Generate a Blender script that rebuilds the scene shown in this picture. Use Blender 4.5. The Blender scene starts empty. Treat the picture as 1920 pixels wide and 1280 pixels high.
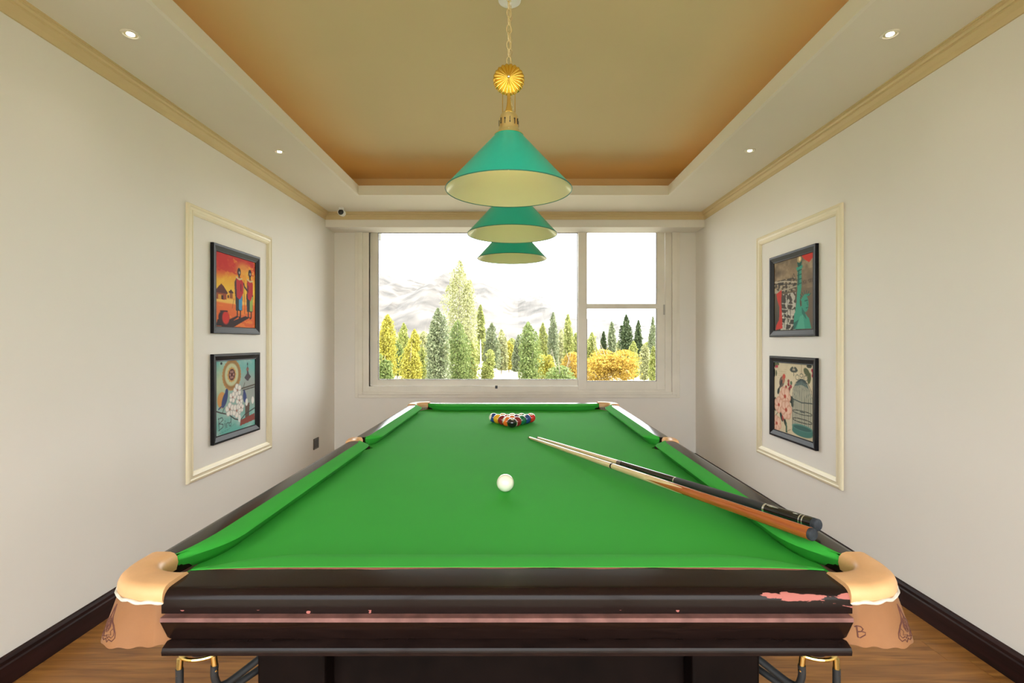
import bpy, bmesh, math, random
import numpy as np
from mathutils import Vector, Matrix

random.seed(7)
rng = np.random.default_rng(11)
PI = math.pi
S = bpy.context.scene
COL = S.collection

# ------------------------------------------------------------------ camera
HC = 1.2945            # camera height above the floor
F = 965.0              # focal length in pixels of a 1920 px wide frame
VX, VY = 967.0, 641.0  # where the optical axis meets the frame
cam_d = bpy.data.cameras.new('camera')
cam = bpy.data.objects.new('camera', cam_d)
COL.objects.link(cam)
cam.location = (0, 0, HC)
cam.rotation_euler = (PI / 2, 0, 0)
cam_d.sensor_fit = 'HORIZONTAL'
cam_d.sensor_width = 36.0
cam_d.lens = F / 1920 * 36.0
cam_d.shift_x = -(VX - 960) / 1920
cam_d.shift_y = (VY - 640) / 1920
cam_d.clip_start = 0.05
cam_d.clip_end = 20000
S.camera = cam

# ------------------------------------------------------------------ sky, sun, exposure
SKY = 3.0
SUN = 4.0
EXPOSURE = 1.46
world = bpy.data.worlds.new('sky')
S.world = world
world.use_nodes = True
wn, wl = world.node_tree.nodes, world.node_tree.links
wn.clear()
w_out = wn.new('ShaderNodeOutputWorld')
w_bg = wn.new('ShaderNodeBackground')
w_tc = wn.new('ShaderNodeTexCoord')
w_nz = wn.new('ShaderNodeTexNoise')
w_nz.inputs['Scale'].default_value = 2.2
w_nz.inputs['Detail'].default_value = 6
w_rp = wn.new('ShaderNodeValToRGB')
w_rp.color_ramp.elements[0].position = 0.38
w_rp.color_ramp.elements[0].color = (0.86, 0.93, 1.0, 1)
w_rp.color_ramp.elements[1].position = 0.60
w_rp.color_ramp.elements[1].color = (1.0, 0.99, 0.97, 1)
wl.new(w_tc.outputs['Generated'], w_nz.inputs['Vector'])
wl.new(w_nz.outputs['Fac'], w_rp.inputs['Fac'])
wl.new(w_rp.outputs['Color'], w_bg.inputs['Color'])
w_bg.inputs['Strength'].default_value = SKY
wl.new(w_bg.outputs['Background'], w_out.inputs['Surface'])

sun_d = bpy.data.lights.new('sun', 'SUN')
sun_d.energy = SUN
sun_d.color = (1.0, 0.95, 0.86)
sun_d.angle = 0.01
sun = bpy.data.objects.new('sun', sun_d)
COL.objects.link(sun)
sun.rotation_euler = Vector((0.80, -0.04, 0.62)).to_track_quat('Z', 'Y').to_euler()

vs = S.view_settings
vs.view_transform = 'Standard'
vs.look = 'None'
vs.exposure = EXPOSURE
vs.gamma = 1.0
vs.use_curve_mapping = False
S.cycles.max_bounces = 14
S.cycles.diffuse_bounces = 9
S.cycles.glossy_bounces = 5
S.cycles.transparent_max_bounces = 12
S.cycles.use_denoising = True
S.cycles.sample_clamp_indirect = 8.0


def at(x, y, d):
    """The point that stands at distance d along the view and falls on pixel (x, y)."""
    return Vector(((x - VX) * d / F, d, HC - (y - VY) * d / F))


# ------------------------------------------------------------------ materials
def srgb(r, g, b):
    f = lambda c: (c / 255 / 12.92) if c / 255 <= 0.04045 else ((c / 255 + 0.055) / 1.055) ** 2.4
    return (f(r), f(g), f(b))


def mat(name, col, rough=0.5, metal=0.0, coat=0.0, var=0.0, scale=8.0, bump=0.0, bscale=60.0, emit=None, estr=0.0,
        spec=0.5, stretch=None, sheen=0.0, subsurf=0.0):
    m = bpy.data.materials.new(name)
    m.use_nodes = True
    n, l = m.node_tree.nodes, m.node_tree.links
    b = n['Principled BSDF']
    b.inputs['Base Color'].default_value = (*col, 1)
    b.inputs['Roughness'].default_value = rough
    b.inputs['Metallic'].default_value = metal
    b.inputs['Coat Weight'].default_value = coat
    b.inputs['Coat Roughness'].default_value = 0.06
    b.inputs['Specular IOR Level'].default_value = spec
    b.inputs['Sheen Weight'].default_value = sheen
    b.inputs['Subsurface Weight'].default_value = subsurf
    if emit:
        b.inputs['Emission Color'].default_value = (*emit, 1)
        b.inputs['Emission Strength'].default_value = estr
    if var or bump:
        tc = n.new('ShaderNodeTexCoord')
        mp = n.new('ShaderNodeMapping')
        l.new(tc.outputs['Object'], mp.inputs['Vector'])
        if stretch:
            mp.inputs['Scale'].default_value = stretch
    if var:
        nz = n.new('ShaderNodeTexNoise')
        nz.inputs['Scale'].default_value = scale
        nz.inputs['Detail'].default_value = 5
        l.new(mp.outputs['Vector'], nz.inputs['Vector'])
        rp = n.new('ShaderNodeValToRGB')
        rp.color_ramp.elements[0].position = 0.3
        rp.color_ramp.elements[1].position = 0.7
        rp.color_ramp.elements[0].color = (*[max(0, c * (1 - var)) for c in col], 1)
        rp.color_ramp.elements[1].color = (*[min(1, c * (1 + var)) for c in col], 1)
        l.new(nz.outputs['Fac'], rp.inputs['Fac'])
        l.new(rp.outputs['Color'], b.inputs['Base Color'])
    if bump:
        nb = n.new('ShaderNodeTexNoise')
        nb.inputs['Scale'].default_value = bscale
        nb.inputs['Detail'].default_value = 3
        l.new(mp.outputs['Vector'], nb.inputs['Vector'])
        bp = n.new('ShaderNodeBump')
        bp.inputs['Strength'].default_value = bump
        bp.inputs['Distance'].default_value = 0.002
        l.new(nb.outputs['Fac'], bp.inputs['Height'])
        l.new(bp.outputs['Normal'], b.inputs['Normal'])
    return m


M = {}
M['wall'] = mat('wall_paint', (0.80, 0.77, 0.725), 0.75, var=0.02, scale=1.2, bump=0.05, bscale=160)
M['trim'] = mat('cream_trim_paint', (0.82, 0.74, 0.54), 0.4, var=0.03, scale=3)
M['crown'] = mat('crown_paint', (0.64, 0.50, 0.27), 0.5, var=0.04, scale=3)
M['soffit'] = mat('soffit_paint', (0.76, 0.72, 0.63), 0.8, var=0.02, scale=1.5)
M['ceiling'] = mat('ceiling_paint', (0.66, 0.54, 0.31), 0.8, var=0.03, scale=1.0)
M['win'] = mat('window_paint', (0.78, 0.74, 0.66), 0.35, var=0.05, scale=4)
M['gasket'] = mat('window_gasket', (0.16, 0.14, 0.13), 0.5)
M['dark'] = mat('dark_lacquer', (0.012, 0.006, 0.005), 0.22, coat=0.05, spec=0.12, var=0.3, scale=20, stretch=(1, 1, 12))
M['darkmatte'] = mat('dark_board', (0.005, 0.0025, 0.002), 0.5, spec=0.08, var=0.4, scale=14)
M['base'] = mat('baseboard_wood', (0.022, 0.008, 0.007), 0.45, spec=0.12, var=0.5, scale=9, stretch=(1, 0.3, 3), bump=0.3, bscale=40)
M['cloth'] = mat('green_cloth', (0.042, 0.38, 0.045), 0.9, var=0.05, scale=2.2, bump=0.25, bscale=900, spec=0.15)
M['leather'] = mat('tan_leather', (0.72, 0.40, 0.185), 0.42, var=0.08, scale=14, bump=0.15, bscale=220)
M['skirt'] = mat('thin_leather', (0.25, 0.110, 0.045), 0.55, spec=0.25, var=0.12, scale=11, bump=0.12, bscale=200)
M['string'] = mat('white_cord', (0.58, 0.55, 0.47), 0.7, bump=0.3, bscale=300)
M['ink'] = mat('brown_ink', (0.10, 0.03, 0.02), 0.8)
M['brass'] = mat('polished_brass', (0.88, 0.66, 0.24), 0.16, metal=1.0)
M['brass_pale'] = mat('pale_brass', (1.0, 0.92, 0.66), 0.10, metal=1.0)
M['chain'] = mat('chain_brass', (0.80, 0.66, 0.36), 0.25, metal=0.35)
M['gold'] = mat('gold_leaf', (0.90, 0.62, 0.12), 0.24, metal=1.0)
M['teal'] = mat('teal_enamel', (0.006, 0.43, 0.31), 0.30, coat=0.1, spec=0.3)
M['teal_rim'] = mat('teal_rim', (0.015, 0.16, 0.12), 0.3)
M['shade_in'] = mat('shade_inside', (0.80, 0.74, 0.46), 0.25, coat=0.3)
M['black'] = mat('black_plastic', (0.012, 0.012, 0.012), 0.35)
M['rubber'] = mat('black_rubber', (0.015, 0.015, 0.016), 0.55)
M['white'] = mat('white_plastic', (0.80, 0.80, 0.78), 0.35)
M['frame'] = mat('black_frame', (0.010, 0.009, 0.011), 0.40, spec=0.16)
M['socket'] = mat('brown_socket', (0.060, 0.048, 0.038), 0.35)
M['plank'] = None


def glass_mat():
    m = bpy.data.materials.new('window_glass')
    m.use_nodes = True
    n, l = m.node_tree.nodes, m.node_tree.links
    n.clear()
    o = n.new('ShaderNodeOutputMaterial')
    tr = n.new('ShaderNodeBsdfTransparent')
    tr.inputs['Color'].default_value = (0.97, 0.98, 0.97, 1)
    gl = n.new('ShaderNodeBsdfGlossy')
    gl.inputs['Roughness'].default_value = 0.0
    fr = n.new('ShaderNodeFresnel')
    fr.inputs['IOR'].default_value = 1.12
    mx = n.new('ShaderNodeMixShader')
    l.new(fr.outputs[0], mx.inputs[0])
    l.new(tr.outputs[0], mx.inputs[1])
    l.new(gl.outputs[0], mx.inputs[2])
    l.new(mx.outputs[0], o.inputs['Surface'])
    return m


M['glass'] = glass_mat()


def wood_mat(name, c1, c2, rough=0.4, grain=(1.2, 14, 14), coat=0.0, per_object=0.25):
    m = bpy.data.materials.new(name)
    m.use_nodes = True
    n, l = m.node_tree.nodes, m.node_tree.links
    b = n['Principled BSDF']
    b.inputs['Roughness'].default_value = rough
    b.inputs['Coat Weight'].default_value = coat
    tc = n.new('ShaderNodeTexCoord')
    mp = n.new('ShaderNodeMapping')
    mp.inputs['Scale'].default_value = grain
    oi = n.new('ShaderNodeObjectInfo')
    ad = n.new('ShaderNodeVectorMath')
    ad.operation = 'ADD'
    sc = n.new('ShaderNodeVectorMath')
    sc.operation = 'SCALE'
    sc.inputs['Scale'].default_value = 37.0
    cb = n.new('ShaderNodeCombineXYZ')
    for i in range(3):
        l.new(oi.outputs['Random'], cb.inputs[i])
    l.new(cb.outputs[0], sc.inputs[0])
    l.new(tc.outputs['Object'], mp.inputs['Vector'])
    l.new(mp.outputs[0], ad.inputs[0])
    l.new(sc.outputs[0], ad.inputs[1])
    nz = n.new('ShaderNodeTexNoise')
    nz.inputs['Scale'].default_value = 2.5
    nz.inputs['Detail'].default_value = 7
    nz.inputs['Distortion'].default_value = 0.8
    l.new(ad.outputs[0], nz.inputs['Vector'])
    rp = n.new('ShaderNodeValToRGB')
    rp.color_ramp.elements[0].position = 0.33
    rp.color_ramp.elements[0].color = (*c1, 1)
    rp.color_ramp.elements[1].position = 0.66
    rp.color_ramp.elements[1].color = (*c2, 1)
    l.new(nz.outputs['Fac'], rp.inputs['Fac'])
    hs = n.new('ShaderNodeHueSaturation')
    mr = n.new('ShaderNodeMapRange')
    mr.inputs['To Min'].default_value = 1 - per_object
    mr.inputs['To Max'].default_value = 1 + per_object
    l.new(oi.outputs['Random'], mr.inputs['Value'])
    l.new(mr.outputs[0], hs.inputs['Value'])
    l.new(rp.outputs['Color'], hs.inputs['Color'])
    l.new(hs.outputs['Color'], b.inputs['Base Color'])
    bp = n.new('ShaderNodeBump')
    bp.inputs['Strength'].default_value = 0.15
    bp.inputs['Distance'].default_value = 0.001
    l.new(nz.outputs['Fac'], bp.inputs['Height'])
    l.new(bp.outputs['Normal'], b.inputs['Normal'])
    return m


M['plank'] = wood_mat('oak_plank', (0.19, 0.072, 0.014), (0.40, 0.175, 0.040), 0.38, (1.0, 13, 13), per_object=0.10)
M['ash'] = wood_mat('ash_wood', (0.60, 0.42, 0.20), (0.80, 0.62, 0.36), 0.28, (60, 60, 3), coat=0.4, per_object=0.02)
M['maple'] = wood_mat('maple_wood', (0.74, 0.52, 0.30), (0.82, 0.62, 0.40), 0.28, (50, 50, 2), coat=0.4, per_object=0.02)
M['rosewood'] = wood_mat('orange_stained_butt', (0.30, 0.065, 0.012), (0.44, 0.115, 0.025), 0.25, (50, 50, 3), coat=0.5, per_object=0.02)


# ------------------------------------------------------------------ mesh helpers
class MB:
    """Collects shapes; build() links them as one mesh object."""

    def __init__(self):
        self.v, self.f, self.mi = [], [], []

    def add(self, vs, fs, mi=0):
        o = len(self.v)
        self.v += [tuple(p) for p in vs]
        self.f += [tuple(i + o for i in f) for f in fs]
        self.mi += [mi] * len(fs)
        return self

    def box(self, x0, x1, y0, y1, z0, z1, mi=0):
        vs = [(x, y, z) for z in (z0, z1) for y in (y0, y1) for x in (x0, x1)]
        fs = [(0, 2, 3, 1), (4, 5, 7, 6), (0, 1, 5, 4), (2, 6, 7, 3), (0, 4, 6, 2), (1, 3, 7, 5)]
        return self.add(vs, fs, mi)

    def loft(self, rings, closed=True, caps=True, ring_closed=True, mi=0):
        """rings: list of equal-length point lists; ring_closed: each ring is a loop; closed: ends meet."""
        n, k = len(rings), len(rings[0])
        vs = [p for r in rings for p in r]
        fs = []
        for i in range(n if closed else n - 1):
            a, b = i * k, ((i + 1) % n) * k
            for j in range(k if ring_closed else k - 1):
                j2 = (j + 1) % k
                fs.append((a + j, a + j2, b + j2, b + j))
        if caps and not closed and ring_closed:
            fs.append(tuple(range(k))[::-1])
            fs.append(tuple((n - 1) * k + j for j in range(k)))
        return self.add(vs, fs, mi)

    def lathe(self, prof, seg=32, o=(0, 0, 0), axis=None, mi=0, ripple=None):
        """prof: (r, h) pairs; turned about +Z through o, or about axis = (point, direction matrix)."""
        rings = []
        for r, h in prof:
            ring = []
            for s in range(seg):
                a = 2 * PI * s / seg
                ring.append(Vector((r * math.cos(a), r * math.sin(a), h)))
            rings.append(ring)
        if axis is not None:
            rings = [[axis @ p for p in r] for r in rings]
        rings = [[p + Vector(o) for p in r] for r in rings]
        self.loft(rings, closed=False, caps=True, mi=mi)
        return self

    def tube(self, pts, r, seg=8, closed=False, mi=0):
        pts = [Vector(p) for p in pts]
        n = len(pts)
        rings = []
        up = None
        for i, p in enumerate(pts):
            a = pts[(i - 1) % n] if (closed or i > 0) else p
            b = pts[(i + 1) % n] if (closed or i < n - 1) else p
            t = (b - a).normalized()
            if up is None:
                up = Vector((0, 0, 1)) if abs(t.z) < 0.9 else Vector((1, 0, 0))
            s = t.cross(up)
            if s.length < 1e-6:
                s = t.orthogonal()
            s.normalize()
            up = s.cross(t).normalized()
            rr = r[i] if hasattr(r, '__len__') else r
            rings.append([p + s * (rr * math.cos(2 * PI * j / seg)) + up * (rr * math.sin(2 * PI * j / seg)) for j in range(seg)])
        self.loft(rings, closed=closed, caps=not closed, mi=mi)
        return self

    def mesh(self, name, fix=True):
        me = bpy.data.meshes.new(name)
        me.from_pydata(self.v, [], self.f)
        me.polygons.foreach_set('material_index', self.mi)
        if fix:
            bm = bmesh.new()
            bm.from_mesh(me)
            bmesh.ops.recalc_face_normals(bm, faces=bm.faces)
            bm.to_mesh(me)
            bm.free()
        return me

    def build(self, name, mats, parent=None, smooth=False, bevel=0.0, fix=True, angle=40, loc=None):
        me = self.mesh(name, fix)
        return link(name, me, mats, parent, smooth, bevel, angle, loc)


def link(name, me, mats, parent=None, smooth=False, bevel=0.0, angle=40, loc=None):
    if not me.materials:
        for m in (mats if isinstance(mats, (list, tuple)) else [mats]):
            me.materials.append(m)
    if smooth:
        me.polygons.foreach_set('use_smooth', [True] * len(me.polygons))
        try:
            me.set_sharp_from_angle(angle=math.radians(angle))
        except Exception:
            pass
    ob = bpy.data.objects.new(name, me)
    COL.objects.link(ob)
    if parent:
        ob.parent = parent
    if loc is not None:
        ob.location = loc
    if bevel:
        b = ob.modifiers.new('bevel', 'BEVEL')
        b.width = bevel
        b.segments = 2
        b.limit_method = 'ANGLE'
        b.angle_limit = math.radians(40)
    return ob


def empty(name, loc=(0, 0, 0), parent=None):
    o = bpy.data.objects.new(name, None)
    o.empty_display_size = 0.1
    o.location = loc
    COL.objects.link(o)
    if parent:
        o.parent = parent
    return o


def tag(o, label=None, cat=None, group=None, kind=None):
    if label:
        o['label'] = label
    if cat:
        o['category'] = cat
    if group:
        o['group'] = group
    if kind:
        o['kind'] = kind
    return o


def structure(o):
    o['kind'] = 'structure'
    return o


def sweep_rect(mb, x0, x1, y0, y1, prof, put, mi=0):
    """Mitred moulding around a rectangle (x0..x1, y0..y1); prof: (inset from the edge, height); put(x, y, h) -> point."""
    rings = []
    for cx, cy, sx, sy in ((x0, y0, 1, 1), (x1, y0, -1, 1), (x1, y1, -1, -1), (x0, y1, 1, -1)):
        rings.append([put(cx + sx * i, cy + sy * i, h) for i, h in prof])
    mb.loft(rings, closed=True, caps=False, mi=mi)
    return mb


# ================================================================== THE ROOM
XL, XR = -1.935, 1.92          # side walls
YN, YF = -0.95, 5.49           # wall behind the camera, window wall
ZS = HC + 1.31                 # soffit
ZC = HC + 1.60                 # ceiling inside the tray
TXL, TXR, TYN, TYF = -1.401, 1.361, -0.35, 4.589   # the tray
T = 0.20

# floor: slab with oak planks laid across the room
floor = structure(MB().box(XL - T, XR + T, YN - T, YF + T, -0.12, -0.012).build('floor', mat('floor_joint', (0.05, 0.025, 0.012), 0.8)))
PW, PL, GAP = 0.145, 1.25, 0.0012
row = 0
y = YN
plank_cache = {}
while y < YF - 0.001:
    w = min(PW, YF - y)
    x = XL - random.uniform(0, PL)
    while x < XR - 0.001:
        a, b = max(x, XL), min(x + PL, XR)
        if b - a > 0.02:
            key = (round(b - a, 4), round(w, 4))
            me = plank_cache.get(key)
            if me is None:
                me = MB().box(GAP / 2, b - a - GAP / 2, GAP / 2, w - GAP / 2, -0.012, 0.0).mesh('plank', False)
                plank_cache[key] = me
            link('plank', me, M['plank'], floor, loc=(a, y, 0))
        x += PL
    y += PW
    row += 1

# walls
structure(MB().box(XL - T, XL, YN - T, YF + T, 0, ZC + 0.1).build('wall_left', M['wall']))
structure(MB().box(XR, XR + T, YN - T, YF + T, 0, ZC + 0.1).build('wall_right', M['wall']))
D = YF
px2x = lambda p: (p - VX) * D / F
px2z = lambda p: HC - (p - VY) * D / F
WX0, WX1, WZ0, WZ1 = px2x(692), px2x(1252), px2z(733), px2z(425)   # opening in the window wall
mb = MB()
mb.box(XL, WX0, YF, YF + T, 0, ZC + 0.1)
mb.box(WX1, XR, YF, YF + T, 0, ZC + 0.1)
mb.box(WX0, WX1, YF, YF + T, 0, WZ0)
mb.box(WX0, WX1, YF, YF + T, WZ1, ZC + 0.1)
structure(mb.build('wall_far', M['wall']))
# a wide opening is added in the wall behind the camera to light the room
BX0, BX1, BZ0, BZ1 = -1.86, 1.84, 0.12, 2.50
mb = MB()
mb.box(XL, BX0, YN - T, YN, 0, ZC + 0.1)
mb.box(BX1, XR, YN - T, YN, 0, ZC + 0.1)
mb.box(BX0, BX1, YN - T, YN, 0, BZ0)
mb.box(BX0, BX1, YN - T, YN, BZ1, ZC + 0.1)
structure(mb.build('wall_near', M['wall']))

# tray ceiling
ceil = structure(MB().box(XL - T, XR + T, YN - T, YF + T, ZC, ZC + 0.1).build('ceiling', M['ceiling']))
mb = MB()
E_ = 0.02
mb.box(XL, TXL - E_, YN, YF, ZS, ZS + 0.018)
mb.box(TXR + E_, XR, YN, YF, ZS, ZS + 0.018)
mb.box(TXL - E_, TXR + E_, TYF + E_, YF, ZS, ZS + 0.018)
mb.box(TXL - E_, TXR + E_, YN, TYN - E_, ZS, ZS + 0.018)
mb.build('soffit', M['soffit'], ceil)
mb = MB()
sweep_rect(mb, TXL, TXR, TYN, TYF, [(0, 0.0), (0, 0.085), (-0.02, 0.085), (-0.02, 0.0)], lambda a, b, h: (a, b, ZS + h))
mb.build('fascia', mat('fascia_paint', (0.80, 0.76, 0.67), 0.7), ceil)
M['led'] = mat('warm_strip_light', (0.9, 0.6, 0.3), 0.5, emit=(1.0, 0.50, 0.12), estr=1.35)
mb = MB()
sweep_rect(mb, TXL - 0.14, TXR + 0.14, TYN - 0.14, TYF + 0.14, [(0, 0.02), (0.0, 0.028), (0.012, 0.028), (0.012, 0.02)], lambda a, b, h: (a, b, ZS + h))
mb.build('light_strip', M['led'], ceil)
# the trough is closed towards the walls
mb = MB()
sweep_rect(mb, TXL - 0.46, TXR + 0.46, TYN - 0.46, TYF + 0.46, [(0, 0.018), (0, 0.29), (-0.02, 0.29), (-0.02, 0.018)], lambda a, b, h: (a, b, ZS + h))
mb.build('trough_side', M['ceiling'], ceil)

# pelmet box over the window and crown moulding
PY = 5.226
ZCB = HC + 1.241
structure(MB().box(XL, XR, PY, YF, HC + 1.166, ZS).build('trim_1', M['wall'], bevel=0.003))
mb = MB()
sweep_rect(mb, XL, XR, YN, PY, [(0, ZCB), (0.008, ZCB), (0.012, ZCB + 0.024), (0.028, ZCB + 0.040), (0.028, ZCB + 0.046), (0.036, ZCB + 0.048),
                                 (0.040, ZCB + 0.058), (0.050, ZCB + 0.060), (0.050, ZCB + 0.064), (0.056, ZCB + 0.064), (0.056, ZS), (0, ZS)],
           lambda a, b, h: (a, b, h))
structure(mb.build('trim_2', M['crown']))

# baseboards
def baseboard(name, put, length):
    prof = [(0, 0), (0.022, 0), (0.022, 0.078), (0.018, 0.084), (0.018, 0.098), (0.012, 0.108), (0, 0.110)]
    mb = MB()
    mb.loft([[put(o, 0, h) for o, h in prof], [put(o, length, h) for o, h in prof]], closed=False)
    return structure(mb.build(name, M['base']))


baseboard('baseboard_left', lambda o, s, h: (XL + o, YN + s, h), YF - YN)
baseboard('baseboard_right', lambda o, s, h: (XR - o, YN + s, h), YF - YN)
baseboard('baseboard_far', lambda o, s, h: (XL + s, YF - o, h), XR - XL)
baseboard('baseboard_near', lambda o, s, h: (XL + s, YN + o, h), XR - XL)

# panel mouldings round the pictures
PM = [(0, 0), (0, 0.012), (0.006, 0.018), (0.016, 0.020), (0.022, 0.015), (0.034, 0.015), (0.040, 0.019), (0.052, 0.014), (0.062, 0.006), (0.062, 0)]
mb = MB()
sweep_rect(mb, 3.017, 4.055, HC - 0.836, HC + 0.821, PM, lambda a, b, h: (XL + h, a, b))
structure(mb.build('trim_3', M['trim']))
mb = MB()
sweep_rect(mb, 3.013, 4.075, HC - 0.870, HC + 0.818, PM, lambda a, b, h: (XR - h, a, b))
structure(mb.build('trim_4', M['trim']))

# ------------------------------------------------------------------ the window in view
w1 = structure(empty('window_1', (0, YF, 0)))
yy = lambda v: v      # local y: 0 is the room face of the wall, + is outwards
mb = MB()   # stepped casing on the wall: open at the top, where the pelmet covers it
def u_frame(mb, l, r, b, t, w, y0, y1, wb=None):
    wb = w if wb is None else wb
    mb.box(l, l + w, y0, y1, b, t)
    mb.box(r - w, r, y0, y1, b, t)
    mb.box(l + w, r - w, y0, y1, b, b + wb)
ztop = px2z(424)
u_frame(mb, px2x(666), px2x(1274), px2z(745.5), ztop, 0.034, -0.014, 0.0)
mb.build('casing', M['win'], w1, bevel=0.003)
mb = MB()
u_frame(mb, px2x(666) + 0.034, px2x(1274) - 0.034, px2z(745.5) + 0.034, ztop, 0.050, -0.024, 0.0, 0.034)
mb.build('inner_casing', M['win'], w1, bevel=0.004)
# outer frame in the opening
mb = MB()
fl, fr_, fb, ft = px2x(680.5), px2x(1258), px2z(734), px2z(427)
mb.box(fl, px2x(692), -0.008, 0.10, fb, ft)
mb.box(px2x(1247), fr_, -0.008, 0.10, fb, ft)
mb.box(px2x(692), px2x(1247), -0.008, 0.10, fb, px2z(724))
mb.box(px2x(692), px2x(1247), -0.008, 0.10, ft - 0.012, px2z(420))
mb.build('frame', M['win'], w1, bevel=0.002)
def sash(name, l, r, b, t, gl, gr, gb, gt, y0, y1):
    mb = MB()
    mb.box(l, gl, y0, y1, b, t)
    mb.box(gr, r, y0, y1, b, t)
    mb.box(gl, gr, y0, y1, b, gb)
    mb.box(gl, gr, y0, y1, gt, t)
    s = mb.build(name, M['win'], w1, bevel=0.003)
    ym = (y0 + y1) / 2
    g = 0.0045
    k = MB()
    k.box(gl, gl + g, y0 + 0.004, y1 - 0.004, gb, gt)
    k.box(gr - g, gr, y0 + 0.004, y1 - 0.004, gb, gt)
    k.box(gl, gr, y0 + 0.004, y1 - 0.004, gb, gb + g)
    k.box(gl, gr, y0 + 0.004, y1 - 0.004, gt - g, gt)
    k.build('gasket', M['gasket'], s)
    MB().box(gl, gr, ym - 0.002, ym + 0.002, gb, gt).build('pane', M['glass'], s)
    return s
sash('fixed_sash', px2x(689.5), px2x(1091), px2z(723.5), px2z(427), px2x(707), px2x(1084), px2z(712), px2z(434.5), 0.035, 0.075)
s2 = sash('sliding_sash', px2x(1084), px2x(1246), px2z(730.5), px2z(427), px2x(1100), px2x(1231), px2z(714.5), px2z(435), -0.012, 0.030)
MB().box(px2x(1098), px2x(1236), -0.020, -0.004, px2z(578.8), px2z(569.5)).build('transom_bar', M['win'], s2, bevel=0.002)
mb = MB()
mb.box(px2x(1243), px2x(1246), -0.020, -0.012, px2z(590), px2z(571))
mb.build('handle', mat('grey_handle', (0.42, 0.40, 0.37), 0.4), s2, bevel=0.002)
mb = MB()
mb.box(px2x(928.5), px2x(933), -0.016, -0.006, px2z(728), px2z(722.5))
mb.box(px2x(930), px2x(932), -0.022, -0.012, px2z(724.5), px2z(723))
mb.build('latch', M['black'], w1, bevel=0.001)

# unseen window added behind the camera; most of the room light enters here
w2 = structure(empty('added_window', (0, YN, 0)))
mb = MB()
for a, b in ((BX0, BX0 + 0.05), (BX1 - 0.05, BX1), (-0.575, -0.525), (0.525, 0.575)):
    mb.box(a, b, -0.12, 0.01, BZ0, BZ1)
mb.box(BX0, BX1, -0.12, 0.01, BZ0, BZ0 + 0.05)
mb.box(BX0, BX1, -0.12, 0.01, BZ1 - 0.05, BZ1)
mb.build('frame', M['win'], w2)
for a, b in ((BX0 + 0.05, -0.575), (-0.525, 0.525), (0.575, BX1 - 0.05)):
    MB().box(a, b, -0.06, -0.056, BZ0 + 0.05, BZ1 - 0.05).build('pane', M['glass'], w2)

# ================================================================== THE POOL TABLE
TU, TV = -0.016, 2.40
table = tag(empty('pool_table', (TU, TV, 0)), 'large dark pool table with green cloth and tan leather pockets, nearest the camera', 'pool table')
ZB, ZR = 0.80, 0.842           # bed, rail top

# bed with the corners cut for the pockets and notches for the side pockets
def bed_outline():
    pts = []
    q = [(0.685, 0.055), (0.702, 1.278), (0.636, 1.366)]
    pts += [(0.648, 0.0)] + q + [(-a, b) for a, b in q[::-1]] + [(-0.648, 0.0)] + [(-a, -b) for a, b in q] + [(a, -b) for a, b in q[::-1]]
    return pts
o = bed_outline()
MB().loft([[(a, b, ZB - 0.03) for a, b in o], [(a, b, ZB) for a, b in o]], closed=False).build('bed', M['cloth'], table)

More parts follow.
